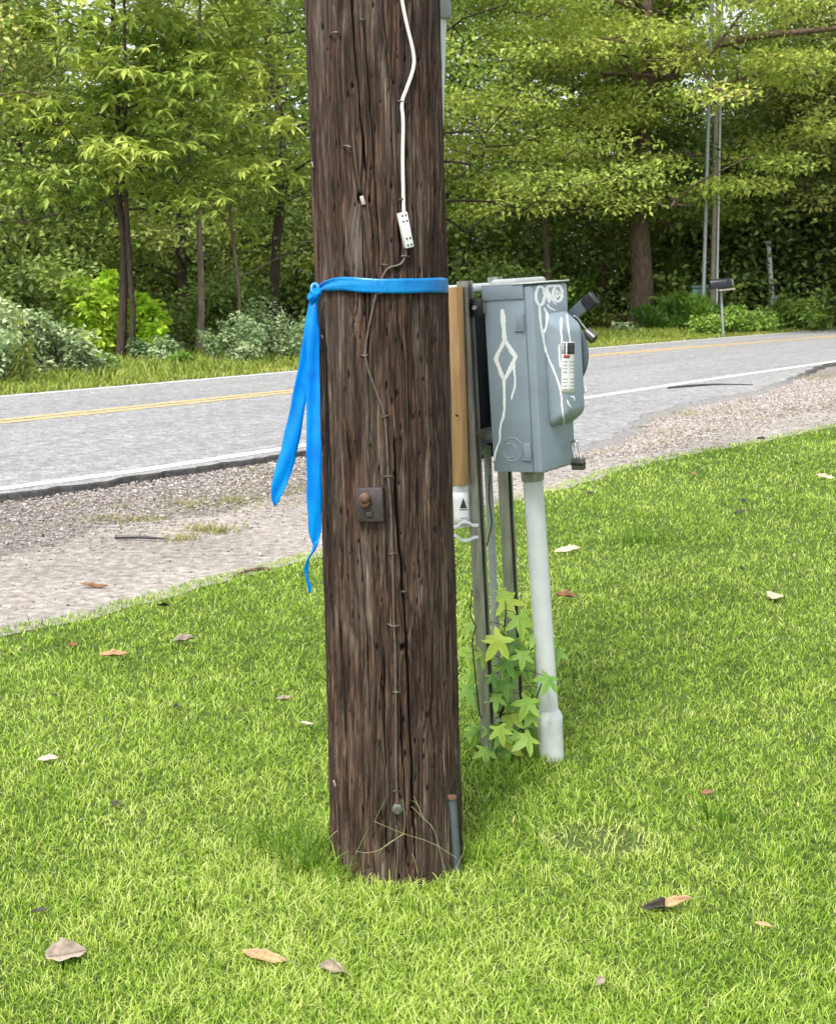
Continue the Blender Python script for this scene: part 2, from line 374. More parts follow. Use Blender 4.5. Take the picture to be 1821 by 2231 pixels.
# ------------------------------------------------------------------ ground, road, shoulder
def line_pts(pxs, z=0.0): return [gnd(x, y, z) for x, y in pxs]
def along(pts, ext=60):
    """extend a world polyline far along the road direction at both ends"""
    a = pts[0] - U2 * ext; b = pts[-1] + U2 * ext * 3
    return [a] + pts + [b]
def resample(pts, k=160, jit=0.0, seed=1):
    d = [0]
    for i in range(1, len(pts)): d.append(d[-1] + (pts[i] - pts[i - 1]).length)
    rs = np.random.RandomState(seed); out = []
    for i in range(k + 1):
        # finer steps near the camera
        u = i / k; s = d[-1] * u
        j = max(0, min(len(d) - 2, int(np.searchsorted(d, s)) - 1)); f = (s - d[j]) / (d[j + 1] - d[j] + 1e-9)
        p = pts[j] + (pts[j + 1] - pts[j]) * f; out.append(p + N2 * rs.normal() * jit)
    return out
EDGE_PX = [(-500, 1500), (0, 1372), (200, 1330), (400, 1278), (600, 1225), (700, 1202), (900, 1150), (1130, 1078), (1300, 1030), (1500, 985), (1700, 948), (1821, 925), (2100, 865)]
edge = along(line_pts(EDGE_PX))
def s_of(p): return -(p[0] * N2.x + p[1] * N2.y)          # distance from the camera towards the road
def t_of(p): return p[0] * U2.x + p[1] * U2.y
e_t = np.array([t_of(p) for p in edge]); e_s = np.array([s_of(p) for p in edge])
def edge_s(t): return np.interp(t, e_t, e_s)
def pt(t, s, z=0): return Vector((U2.x * t - N2.x * s, U2.y * t - N2.y * s, z))

npmesh('ground', [(-250, -60, -0.02), (300, -60, -0.02), (300, 420, -0.02), (-250, 420, -0.02)], [[0, 1, 2, 3]], M['soil'])['kind'] = 'structure'
def strip(name, ts, sa, sb, z, mat, cross=1, zf=None):
    V = []; F_ = []
    k = cross + 1
    for i, t in enumerate(ts):
        for j in range(k):
            s = sa[i] + (sb[i] - sa[i]) * j / cross; V.append(pt(t, s, z if zf is None else zf(t, s)))
    for i in range(len(ts) - 1):
        for j in range(cross):
            a = i * k + j; F_.append((a, a + 1, a + k + 1, a + k))
    o = npmesh(name, np.array([tuple(v) for v in V]), np.array(F_), mat, smooth=True); o['kind'] = 'structure'; return o
tt = np.concatenate([np.linspace(-60, -6, 20), np.linspace(-5.8, 30, 500), np.linspace(30.5, 260, 60)])
wob = (vnoise((tt / 64) % 1, tt * 0, 256, 1, 3) - .5) * 0.06 + (vnoise((tt / 64) % 1, tt * 0, 64, 1, 4) - .5) * 0.10
es = edge_s(tt) + wob
strip('lawn', tt, np.full_like(tt, -30), es, 0.0, M['lawn'])
ASPH_PX = [(-500, 1162), (0, 1093), (300, 1052), (660, 996), (900, 985), (1250, 985), (1330, 966), (1400, 915), (1480, 890), (1640, 860), (1740, 822), (1790, 800), (1821, 793), (2100, 752)]
ap = along(line_pts(ASPH_PX)); a_t = np.array([t_of(p) for p in ap]); a_s = np.array([s_of(p) for p in ap])
o_ = np.argsort(a_t); a_t = a_t[o_]; a_s = a_s[o_]
ragged = (vnoise((tt / 64) % 1, tt * 0, 700, 1, 8) - .5) * 0.07 + (vnoise((tt / 64) % 1, tt * 0, 200, 1, 9) - .5) * 0.08
as_ = np.interp(tt, a_t, a_s) + ragged
def smid(t): return np.interp(t, e_t, e_s)
dirt_w = np.interp(tt, [-10, 0, 4, 8, 14, 25], [2.0, 1.7, 1.5, 1.2, 1.2, 1.3]) + (vnoise((tt / 64) % 1, tt * 0, 90, 1, 12) - .5) * .5
strip('gravel_shoulder', tt, es - 0.15, as_ + 0.4, -0.008, M['gravel_base'], 10,
      lambda t, s: -0.012 + 0.010 * float(vnoise(np.array([(t / 32) % 1]), np.array([s]), 64, 2, 5)[0]))
strip('dirt_strip', tt, es - 0.12, es + np.minimum(dirt_w, (as_ - es) * .62), 0.003, M['dirt'])
# road surface on a raised bed with a broken near edge
LW = [(-500, 1127), (0, 1066), (300, 1026), (660, 971), (900, 930), (1260, 869), (1500, 833), (1821, 787), (2100, 747)]
YL = [(-500, 963), (0, 919), (300, 888), (640, 852), (1290, 775), (1500, 757), (1821, 732), (2100, 712)]
FE = [(-500, 893), (0, 861), (300, 836), (650, 806), (1290, 757), (1821, 715), (2100, 696)]
RZ = 0.055
def poly_s(px, z):
    q = along(line_pts(px, z)); a = np.array([t_of(p) for p in q]); b = np.array([s_of(p) for p in q])
    # robust straight-ish fit inside the photographed stretch, kept smooth
    return a, b
fa, fb = poly_s(FE, RZ); fs = np.interp(tt, fa, fb)
fs = fs + (vnoise((tt / 64) % 1, tt * 0, 300, 1, 21) - .5) * .10
strip('road', tt, as_, fs, RZ, M['asphalt'], 4)
step_z = np.interp(tt, [-60, 7.2, 8.5, 14, 16, 20, 260], [0, 0, 0.03, 0.03, 0, 0, 0])
EB_T = [-60, t_of(gnd(860, 985)), t_of(gnd(1000, 985)), t_of(gnd(1700, 850)), t_of(gnd(1760, 812)), 300]
V = []; Fq = []
for i, t in enumerate(tt):
    wdn = .04 + .22 * (1 - np.interp(t, EB_T, [1, 1, 0, 0, .9, .9]))
    jag = (float(vnoise(np.array([(t / 64) % 1]), np.array([0.0]), 900, 1, 33)[0]) - .5) * .04
    V += [tuple(pt(t, as_[i], RZ)), tuple(pt(t, as_[i] - 0.015 + jag * .5, RZ - .012)), tuple(pt(t, as_[i] - wdn + jag, -0.02))]
for i in range(len(tt) - 1):
    a = i * 3; Fq += [(a, a + 3, a + 4, a + 1), (a + 1, a + 4, a + 5, a + 2)]
br = np.interp(tt, [5.9, 6.6, 17.5, 19, 200], [1, 0, 0, .8, .8]) if False else np.interp(tt, EB_T, [1, 1, 0, 0, .9, .9])
npmesh('road_edge', np.array(V), np.array(Fq), M['road_edge'], tone=np.repeat(br, 3))['kind'] = 'structure'
def marking(name, px, w, mat, off=0.0, jit=.008):
    a, b = poly_s(px, RZ); s0 = np.interp(tt, a, b) + off
    j1 = (vnoise((tt / 64) % 1, tt * 0, 800, 1, 41) - .5) * jit * 2; j2 = (vnoise((tt / 64) % 1, tt * 0, 800, 1, 42) - .5) * jit * 2
    strip(name, tt, s0 - w / 2 + j1, s0 + w / 2 + j2, RZ + 0.004, mat)
marking('white_edge_marking', LW, 0.14, M['white_line'])
marking('yellow_centre_marking', YL, 0.12, M['yellow_line'], -0.11, .012)
marking('yellow_centre_marking', YL, 0.12, M['yellow_line'], 0.13, .012)
marking('white_edge_marking', FE, 0.09, M['white_line'], -0.20)

# stones of the gravel shoulder
rs = np.random.RandomState(5)
n = 90000
tq = 12 * (rs.rand(n) ** 0.8) * 1.9 - 1.0; sa = np.interp(tq, tt, es); sb = np.interp(tq, tt, as_)
fr = rs.rand(n) ** 0.75; sq = sa + (sb - sa) * fr
keep = rs.rand(n) < np.clip(0.12 + (fr - .3) * 2.2, 0.10, 1); tq = tq[keep]; sq = sq[keep]; n = len(tq)
size = 0.0028 + 0.0062 * rs.rand(n) ** 2.6 + 0.0006 * tq.clip(0)
octv = np.array([[1, 0, 0], [0, 1, 0], [-1, 0, 0], [0, -1, 0], [0, 0, 1.0], [0, 0, -1.0]])
octf = np.array([[0, 1, 4], [1, 2, 4], [2, 3, 4], [3, 0, 4], [1, 0, 5], [2, 1, 5], [3, 2, 5], [0, 3, 5]])
ang = rs.rand(n) * 6.28; ca, sa_ = np.cos(ang)[:, None], np.sin(ang)[:, None]
vv = octv[None] * (1 + rs.normal(size=(n, 6, 1)) * .22) * np.stack([size * rs.uniform(.8, 1.6, n), size, size * rs.uniform(.4, .8, n)], 1)[:, None, :]
vx = vv[..., 0] * ca - vv[..., 1] * sa_; vy = vv[..., 0] * sa_ + vv[..., 1] * ca
cx = U2.x * tq - N2.x * sq; cy = U2.y * tq - N2.y * sq
Vs = np.stack([vx + cx[:, None], vy + cy[:, None], vv[..., 2] + 0.006], 2).reshape(-1, 3)
Fs_ = (np.arange(n)[:, None, None] * 6 + octf[None]).reshape(-1, 3)
npmesh('gravel', Vs, Fs_, M['stone'], tone=np.repeat(rs.rand(n), 6), smooth=False)['kind'] = 'stuff'
tagp(bpy.data.objects['gravel'], 'loose pinkish grey gravel beside the broken road edge', 'gravel')

# ------------------------------------------------------------------ utility pole
PCY = 3.32
PZ = np.array([0, 1.0, 2.18, 9.0]); PR = np.array([.179, .1665, .1605, .135]) * .982
def pole_c(z): return np.array([-.055 - .0250 * z, PCY, z])
def pole_r(z): return float(np.interp(z, PZ, PR))
def pole_hit(px, py, off=0.0):
    r = ray(px, py); t = 3.1 / r.y
    for _ in range(6):
        p = Vector((0, 0, CAM_H)) + r * t; c = pole_c(p.z); R = pole_r(p.z) + off
        # solve (ox + rx t - cx)^2 + (ry t - cy)^2 = R^2
        A = r.x ** 2 + r.y ** 2; B = -2 * (r.x * c[0] + r.y * c[1]); Cc = c[0] ** 2 + c[1] ** 2 - R * R
        D = max(0, B * B - 4 * A * Cc); t = (-B - math.sqrt(D)) / (2 * A)
    return Vector((0, 0, CAM_H)) + r * t
def pole_uv(px, py):
    p = pole_hit(px, py); c = pole_c(p.z); return math.atan2(p.y - c[1], p.x - c[0]), p.z
def pole_pt(th, z, off=0.0):
    c = pole_c(z); R = pole_r(z) + off; return Vector((c[0] + math.cos(th) * R, c[1] + math.sin(th) * R, z))
pole = thing('utility_pole', 'thick weathered brown wooden pole tied with blue ribbon, nearest thing on the lawn', 'utility pole', (pole_c(0)[0], PCY, 0))
NT = 960
zs = np.concatenate([np.arange(-0.06, 2.45, 0.0055), np.linspace(2.5, 9.0, 60)])
th = np.linspace(-math.pi, math.pi, NT, endpoint=False)
TH, ZZ = np.meshgrid(th, zs)
rs = np.random.RandomState(11)
u = (TH + math.pi) / (2 * math.pi)
g = u - 0.012 * ZZ + 0.012 * (vnoise(u, ZZ, 10, 2.2, 50) - .5) + .006 * (vnoise(u, ZZ, 34, 7, 51) - .5)   # grain coordinate
# knots push the grain aside
knots = [(785, 428, .020), (700, 965, .016), (880, 1410, .012), (930, 1560, .014), (770, 700, .008)]
kd = np.zeros_like(u)
for kx, ky, kr in knots:
    kt, kz = pole_uv(kx, ky); du = ((TH - kt + math.pi) % (2 * math.pi) - math.pi) * .17; dz = ZZ - kz
    q = np.exp(-(du ** 2 / (kr * 1.5) ** 2 + dz ** 2 / (kr * 3.2) ** 2)); g = g + np.sign(du) * q * .012; kd += np.exp(-(du ** 2 + dz ** 2 * .5) / (kr * .35) ** 2)
fib = vnoise(g, ZZ, 300, 6.5, 52); fib2 = vnoise(g, ZZ, 110, 3.6, 53); fib3 = vnoise(g, ZZ, 36, .9, 54); tiny = vnoise(g, ZZ, 480, 14, 55)
disp = (fib - .5) * .0034 + (fib2 - .5) * .0050 + (fib3 - .5) * .005 + (tiny - .5) * .0022
thin = vnoise(g, ZZ, 190, 3.2, 56); disp -= np.clip(.20 - np.abs(thin - .5) * 4, 0, 1) * .020       # many fine checks
crack = np.zeros_like(disp)
def add_crack(pts, w, dep):
    a = [pole_uv(*p) for p in pts]; z_ = np.array([q[1] for q in a]); t_ = np.array([q[0] for q in a]); o = np.argsort(z_)
    tc = np.interp(zs, z_[o], t_[o]) + (vnoise(zs / 9 % 1, zs * 0, 300, 1, int(w * 1e5) + len(pts)) - .5) * .02
    f = np.clip((zs - z_.min()) / .06, 0, 1) * np.clip((z_.max() - zs) / .06, 0, 1); ww = w * (.45 + .9 * vnoise(zs / 9 % 1, zs * 0, 90, 1, int(w * 7e5) + 3)) * f + 1e-6
    d = np.abs(((TH - tc[:, None] + math.pi) % (2 * math.pi) - math.pi)) * .17
    global crack
    crack = np.maximum(crack, np.clip(1 - (d / ww[:, None]) ** 1.4, 0, 1) * dep * f[:, None])
for pts, w, dep in [([(760, -60), (772, 110), (785, 240), (800, 420)], .0036, .014), ([(790, 0), (812, 300), (824, 520), (830, 600)], .0022, .010),
    ([(835, 0), (850, 230), (862, 420)], .0020, .010), ([(733, 200), (742, 420), (748, 600)], .0018, .008), ([(787, 440), (792, 600), (800, 760)], .0024, .010),
    ([(683, 250), (690, 420), (694, 600)], .0034, .012), ([(937, 310), (945, 400), (950, 450)], .0040, .016), ([(868, 430), (873, 540), (868, 600)], .0055, .016),
    ([(858, 920), (864, 1100), (874, 1230), (886, 1400), (893, 1560), (905, 1900)], .0048, .018), ([(722, 1100), (735, 1300), (752, 1550), (764, 1850)], .0026, .012),
    ([(706, 620), (712, 900), (715, 1200)], .0022, .010), ([(777, 1130), (790, 1260), (800, 1420), (806, 1600)], .0024, .010), ([(895, 640), (905, 900), (912, 1100), (915, 1300)], .0020, .009),
    ([(940, 700), (958, 1000), (965, 1300)], .0024, .010), ([(748, 650), (752, 900), (765, 1060)], .0018, .008), ([(835, 1400), (838, 1600), (842, 1900)], .0020, .010),
    ([(870, 1500), (880, 1700), (888, 1900)], .0030, .012), ([(970, 1300), (980, 1600), (985, 1900)], .0022, .010), ([(810, 620), (800, 800), (812, 1000)], .0016, .007),
    ([(880, 650), (890, 800), (893, 1000)], .0016, .008), ([(905, 0), (915, 200), (925, 380)], .0022, .010), ([(700, 0), (705, 120), (712, 300)], .0020, .010), ([(920, 1300), (935, 1500), (950, 1700)], .0018, .008)]:
    add_crack(pts, w, dep)
for kx, ky, hw_, hh_ in [(781, 432, .0065, .011), (703, 966, .009, .014), (876, 1412, .005, .009)]:
    kt, kz = pole_uv(kx, ky); d = ((TH - kt + math.pi) % (2 * math.pi) - math.pi) * .17; crack = np.maximum(crack, np.clip(1.3 - (d / hw_) ** 2 - ((ZZ - kz) / hh_) ** 2, 0, 1) * .012)
for i in range(26):                     # checks round the back as well
    t0 = rs.uniform(0.1, math.pi - .1); z0 = rs.uniform(0, 1.6); L_ = rs.uniform(.4, 1.4); w = rs.uniform(.0015, .004)
    f = np.clip((zs - z0) / .06, 0, 1) * np.clip((z0 + L_ - zs) / .06, 0, 1)
    d = np.abs(((TH - t0 - .03 * np.sin(zs * 3 + i)[:, None] + math.pi) % (2 * math.pi) - math.pi)) * .17
    crack = np.maximum(crack, np.clip(1 - (d / (w + 1e-6)) ** 1.4, 0, 1) * .010 * f[:, None])
pit = np.zeros_like(disp)               # gaff marks left by climbing spikes
for i in range(900):
    t0 = rs.uniform(-math.pi, math.pi); z0 = rs.uniform(0.0, 2.4); w = rs.uniform(.0012, .0034); h_ = rs.uniform(.003, .013); dp = rs.uniform(.004, .011)
    zi = np.where(np.abs(zs - z0) < h_ * 1.6)[0]
    if not len(zi): continue
    sl_ = slice(zi[0], zi[-1] + 1); d = np.abs(((TH[sl_] - t0 + math.pi) % (2 * math.pi) - math.pi)) * .17
    pit[sl_] = np.maximum(pit[sl_], np.clip(1 - (d / w) ** 2 - ((ZZ[sl_] - z0) / h_) ** 2, 0, 1) * dp)
disp = disp - crack - pit - kd * .007
Rr = np.interp(ZZ, PZ, PR) + disp
lump = (vnoise(u, ZZ, 6, 1.3, 60) - .5) * .007; Rr = Rr + lump
VX = (-.055 - .0250 * ZZ) + np.cos(TH) * Rr; VY = PCY + np.sin(TH) * Rr
V = np.stack([VX, VY, ZZ], 2).reshape(-1, 3)
i0 = np.arange(len(zs) - 1)[:, None] * NT; j0 = np.arange(NT)[None]; j1 = (j0 + 1) % NT
Fq = np.stack([i0 + j0, i0 + j1, i0 + NT + j1, i0 + NT + j0], 2).reshape(-1, 4)
capi = (len(zs) - 1) * NT + np.arange(NT)
def wood_mat():
    m, n, b = newmat('old_treated_pole_wood')
    uvn = n.nodes.new('ShaderNodeUVMap'); 
    def mp(sx, sy):
        x = n.nodes.new('ShaderNodeMapping'); x.inputs['Scale'].default_value = (sx, sy, 1); n.links.new(uvn.outputs[0], x.inputs[0]); return x.outputs[0]
    a = noise(n, mp(85, 4.6), 1, 8, 0.66, 0.9); a2 = noise(n, mp(230, 13), 1, 6, 0.65, 0.6); big = noise(n, mp(13, 2.2), 1, 7, 0.68, 1.0); red = noise(n, mp(7, .9), 1.7, 4, 0.6)
    c = ramp(n, [(0.30, (0.004, 0.003, 0.0025)), (0.43, (0.021, 0.012, 0.008)), (0.54, (0.056, 0.034, 0.023)), (0.66, (0.115, 0.077, 0.054)), (0.80, (0.23, 0.18, 0.135))], a.outputs[0])
    g2 = ramp(n, [(0.36, (0.30, 0.27, 0.25)), (0.5, (1, 1, 1)), (0.66, (2.2, 2.1, 2.0))], a2.outputs[0])
    col = mixc(n, 0.85, c.outputs[0], g2.outputs[0], 'MULTIPLY')
    gb = ramp(n, [(0.50, (0, 0, 0)), (0.64, (1, 1, 1))], big.outputs[0])
    pale = ramp(n, [(0.3, (0.020, 0.015, 0.011)), (0.52, (0.085, 0.066, 0.050)), (0.8, (0.31, 0.27, 0.22))], a.outputs[0])
    col = mixc(n, gb.outputs[0], col, pale.outputs[0])
    rr = ramp(n, [(0.48, (1, 1, 1)), (0.66, (0.95, 0.74, 0.68))], red.outputs[0]); col = mixc(n, 1.0, col, rr.outputs[0], 'MULTIPLY')
    bn_ = n.nodes.new('ShaderNodeAttribute'); bn_.attribute_name = 'bleach'; blc = ramp(n, [(0.34, (0.05, 0.040, 0.032)), (0.5, (0.17, 0.145, 0.12)), (0.66, (0.36, 0.325, 0.28))], a.outputs[0]); col = mixc(n, bn_.outputs['Fac'], col, blc.outputs[0])
    tn = n.nodes.new('ShaderNodeAttribute'); tn.attribute_name = 'tone'       # knots, pits and cracks are coloured darker
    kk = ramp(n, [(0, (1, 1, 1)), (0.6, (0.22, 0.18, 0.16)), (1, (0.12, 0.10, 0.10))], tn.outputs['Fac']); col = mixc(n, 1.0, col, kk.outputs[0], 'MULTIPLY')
    n.links.new(col, b.inputs['Base Color']); b.inputs['Roughness'].default_value = 0.78; b.inputs['Specular IOR Level'].default_value = 0.3
    mm = n.nodes.new('ShaderNodeMath'); mm.operation = 'ADD'; n.links.new(a2.outputs[0], mm.inputs[0]); n.links.new(a.outputs[0], mm.inputs[1]); bump(n, b, mm.outputs[0], 0.8, 0.005)
    return m
M['pole'] = wood_mat()
kt_, kz_ = pole_uv(775, 520); du_ = ((TH - kt_ + math.pi) % (2 * math.pi) - math.pi) * .17; bl = np.exp(-(du_ / .017) ** 2 - ((ZZ - kz_) / .075) ** 2) * (.4 + .9 * fib2)
kt_, kz_ = pole_uv(795, 1230); du_ = ((TH - kt_ + math.pi) % (2 * math.pi) - math.pi) * .17; bl += .6 * np.exp(-(du_ / .014) ** 2 - ((ZZ - kz_) / .11) ** 2) * (.3 + fib2)
kt_, kz_ = pole_uv(700, 60); du_ = ((TH - kt_ + math.pi) % (2 * math.pi) - math.pi) * .17; bl += .7 * np.exp(-(du_ / .018) ** 2 - ((ZZ - kz_) / .12) ** 2) * (.3 + fib2)
kt_, kz_ = pole_uv(785, 400)
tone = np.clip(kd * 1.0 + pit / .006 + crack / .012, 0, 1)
shaft = npmesh('shaft', V, [Fq, capi[None, :]], M['pole'], pole, tone=tone.ravel(), uv=np.stack([g * 1.07, ZZ], 2).reshape(-1, 2), smooth=True)

ab = shaft.data.attributes.new('bleach', 'FLOAT', 'POINT'); ab.data.foreach_set('value', np.clip(bl, 0, 1).astype(np.float32).ravel())
M['rust_wire'] = simple('rusty_copper_wire', (0.11, 0.085, 0.07), 0.6, 0.3, 0.4, 80, 0.2)
M['white_cable'] = simple('white_cable_jacket', (0.72, 0.71, 0.66), 0.45, 0, 0.06, 20, 0.02)
M['white_block'] = simple('white_ceramic', (0.74, 0.74, 0.71), 0.4, 0, 0.08, 60, 0.1)
M['dark_hole'] = simple('dark_screw', (0.05, 0.045, 0.04), 0.6, 0.5, 0.3, 90, 0.1)
M['steel_dark'] = simple('brown_weathered_steel', (0.055, 0.043, 0.043), 0.5, 0.35, 0.35, 60, 0.3)
M['rust_bolt'] = simple('rusty_bolt', (0.12, 0.062, 0.038), 0.7, 0.2, 0.35, 120, 0.4)
M['clamp'] = simple('tarnished_clamp', (0.13, 0.135, 0.12), 0.5, 0.5, 0.5, 120, 0.4)
M['galv'] = simple('dull_galvanised', (0.33, 0.33, 0.30), 0.45, 0.55, 0.35, 50, 0.2)
def pole_path(px, off, n=6):
    out = []
    for i in range(len(px) - 1):
        for k in range(n): f = k / n; out.append(pole_hit(px[i][0] + (px[i + 1][0] - px[i][0]) * f, px[i][1] + (px[i + 1][1] - px[i][1]) * f, off))
    out.append(pole_hit(*px[-1], off)); return out
def smooth_px(px, it=2):
    for _ in range(it):
        q = [px[0]]
        for i in range(len(px) - 1):
            a, b = px[i], px[i + 1]; q += [(a[0] * .75 + b[0] * .25, a[1] * .75 + b[1] * .25), (a[0] * .25 + b[0] * .75, a[1] * .25 + b[1] * .75)]
        px = q + [px[-1]]
    return px
mb = MB(); mb.tube(pole_path(smooth_px([(862, -160), (872, -20), (885, 50), (902, 115), (902, 148), (885, 195), (874, 222), (879, 260), (877, 330), (878, 400), (880, 470)]), .006, 2), .0042, 10)
cable = mb.build('cable', M['white_cable'], pole, smooth=True)
mb = MB()
for zz in (466, 535): pass
cc = pole_hit(883, 501, .010); ax_z = (pole_hit(887, 520, .01) - pole_hit(879, 480, .01)).normalized(); nrm = Vector((cc.x - pole_c(cc.z)[0], cc.y - pole_c(cc.z)[1], 0)).normalized(); ax_x = ax_z.cross(nrm).normalized()
mb.box(cc, (ax_x, nrm, ax_z), (.0105, .009, .041)); blk = mb.build('terminal_block', M['white_block'], pole, bevel=.0025)
mb = MB()
for k, (i, j) in enumerate([(a, b) for a in (-.034, -.021, .019, .034) for b in (-.0045, .0045)]):
    p = cc + ax_z * i + ax_x * j + nrm * .009; mb = MB(); mb.tube([p - nrm * .002, p + nrm * .0016], .0024, 8); mb.build('screw', M['dark_hole'], blk)
mb = MB(); wire_px = smooth_px([(884, 540), (884, 558), (874, 577), (846, 582), (836, 596), (826, 618), (818, 645), (806, 700), (794, 765), (800, 800), (818, 850), (838, 900), (842, 950), (846, 1040), (852, 1110), (855, 1200), (857, 1290), (858, 1365), (862, 1430), (862, 1510), (863, 1600), (863, 1700), (866, 1750)])
mb.tube(pole_path(wire_px, .006, 2), .0028, 8)
mb.tube(pole_path(smooth_px([(864, 1800), (868, 1840), (865, 1890), (864, 1925)]), .004, 2), .0024, 8)
mb.build('ground_wire', M['rust_wire'], pole, smooth=True)
def arc_px(cx, cy, w, tilt=0.0, arch=4): return [(cx + w * x, cy + w * x * tilt - arch * (1 - x * x)) for x in (-1, -.6, 0, .6, 1)]
first = True
for cx, cy, w, tl, ac in [(875, 222, 11, 0, 3), (876, 438, 9, -.1, 6), (882, 560, 11, .05, 3), (838, 579, 9, .2, 3), (830, 640, 9, -.2, 2), (794, 772, 8, 0, -3), (839, 907, 9, -.5, 0), (846, 1041, 11, 0, 4), (855, 1208, 9, -.1, 2), (857, 1360, 13, .1, -5), (863, 1507, 8, 0, -2), (863, 1727, 8, .1, 4),
                            (727, 75, 11, -.3, 6), (790, 42, 6, -.1, 0), (757, 320, 11, .2, 3), (880, 1290, 5, .1, 1)]:
    mb = MB(); q = arc_px(cx, cy, w, tl, ac); offs = [-.006, .007, .0092, .007, -.006]
    mb.tube([pole_hit(a[0], a[1], o) for a, o in zip(q, offs)], .0021, 6); mb.build('staple', M['rust_wire'], pole, smooth=True)
# square washer plate and its bolt
cc = pole_hit(806, 1099, .006); nrm = Vector((cc.x - pole_c(cc.z)[0], cc.y - pole_c(cc.z)[1], 0)).normalized(); ax_z = Vector((-.05, 0, 1)).normalized(); ax_z = (ax_z - nrm * ax_z.dot(nrm)).normalized(); ax_x = ax_z.cross(nrm).normalized()
mb = MB(); mb.box(cc, (ax_x, nrm, ax_z), (.0345, .009, .042)); pl = mb.build('washer_plate', M['steel_dark'], pole, bevel=.004)
bc = cc - ax_x * (-.008 if ax_x.x < 0 else .008) + ax_z * .018 + nrm * .009
mb = MB(); mb.tube([bc, bc + nrm * .012, bc + nrm * .017, bc + nrm * .019], [.013, .0135, .010, .004], 14); mb.tube([bc - ax_z * .012, bc - ax_z * .012 + nrm * .010, bc - ax_z * .012 + nrm * .014], [.012, .0125, .009], 14)
mb.build('bolt', M['rust_bolt'], pl, smooth=True)
mb = MB(); q = cc - ax_z * .022 + nrm * .009; mb.box(q + nrm * .002, (ax_x, nrm, ax_z), (.007, .003, .006)); mb.build('tab', M['steel_dark'], pl, bevel=.001)
mb = MB(); q = cc - ax_z * .034 + nrm * .0088; mb.tube([q - nrm * .003, q + nrm * .0006], .0045, 10); mb.build('hole', M['dark_hole'], pl)
# clamp nut near the bottom of the ground wire
c0 = pole_hit(866, 1764, .008); nrm = Vector((c0.x - pole_c(c0.z)[0], c0.y - pole_c(c0.z)[1], 0)).normalized()
mb = MB(); mb.tube([c0 - nrm * .012, c0 + nrm * .002, c0 + nrm * .004], [.0135, .0135, .011], 16); mb.tube([c0 + nrm * .002, c0 + nrm * .013], [.0085, .008], 6); mb.tube([c0 + nrm * .012, c0 + nrm * .020], [.0045, .004], 10)
mb.build('ground_clamp_bolt', M['clamp'], pole, smooth=True)
# chips of pale wood and little nails
M['chip'] = simple('pale_split_wood', (0.36, 0.30, 0.26), 0.8, 0, 0.3, 80, 0.2)
for x, y, w, h in [(790, 436, 8, 15), (681, 358, 3, 10), (729, 1707, 4, 12), (702, 733, 3, 6)]:
    mb = MB(); c0 = pole_hit(x, y, .004); s = 3.35 / F_PX; mb.box(c0, (Vector((1, 0, .3)).normalized(), Vector((0, 1, 0)), Vector((-.3, 0, 1)).normalized()), (w * s * .5, .004, h * s * .6)); mb.build('wood_splinter', M['chip'], pole, bevel=.0015)

# ------------------------------------------------------------------ conduit riser standing behind the pole
M['pvc_white'] = simple('weathered_white_plastic', (0.60, 0.63, 0.62), 0.45, 0, 0.07, 14, 0.05)
M['pvc_grey'] = simple('grey_plastic', (0.30, 0.32, 0.32), 0.5, 0, 0.12, 14, 0.05)
a = at(949, 330, 3.66); b = at(957, 40, 3.66); d = (b - a).normalized(); r_ = .019
base = a + d * ((0 - a.z) / d.z); top = a + d * ((6.0 - a.z) / d.z)
rc = thing('conduit_riser', 'white conduit climbing behind the big wooden pole, grey fitting at its top', 'conduit', tuple(base))
q = a + d * ((2.12 - a.z) / d.z)
mb = MB(); mb.tube([base, top], r_, 18); mb.build('pipe', M['pvc_white'], rc, smooth=True)
mb = MB(); mb.box(at(957, 8, 3.66) + Vector((.002, 0, .01)), (Vector((1, 0, .05)), Vector((0, 1, 0)), Vector((-.05, 0, 1))), (.027, .024, .050)); mb.build('fitting', M['pvc_grey'], rc, bevel=.006)
mb = MB(); q2 = at(949, 12, 3.60); mb.tube([q2, q2 + Vector((-.06, -.02, 0))], .006, 8); mb.build('standoff_bracket', M['galv'], rc)

# ------------------------------------------------------------------ pipe stub at the foot of the pole
a = pole_hit(999, 1880, .013); b = pole_hit(985, 1738, .013); a.z = 0
mb = MB(); mb.tube([a + Vector((0, 0, -.02)), b], .0098, 14, cap=False); mb.tube([b, a], .0078, 14, cap=False)
M['blue_pipe'] = simple('faded_blue_grey_plastic', (0.065, 0.085, 0.095), 0.55, 0, 0.2, 30, 0.1)
stub = thing('pipe_stub', 'short blue-grey pipe stub against the foot of the wooden pole', 'pipe', tuple(a))
mb.build('pipe', M['blue_pipe'], stub, smooth=True)
mb = MB(); mb.tube([b - Vector((0, 0, .002)), b + Vector((0, 0, .004))], [.0125, .0115], 14); mb.build('cap', M['rust_bolt'], stub, smooth=True)

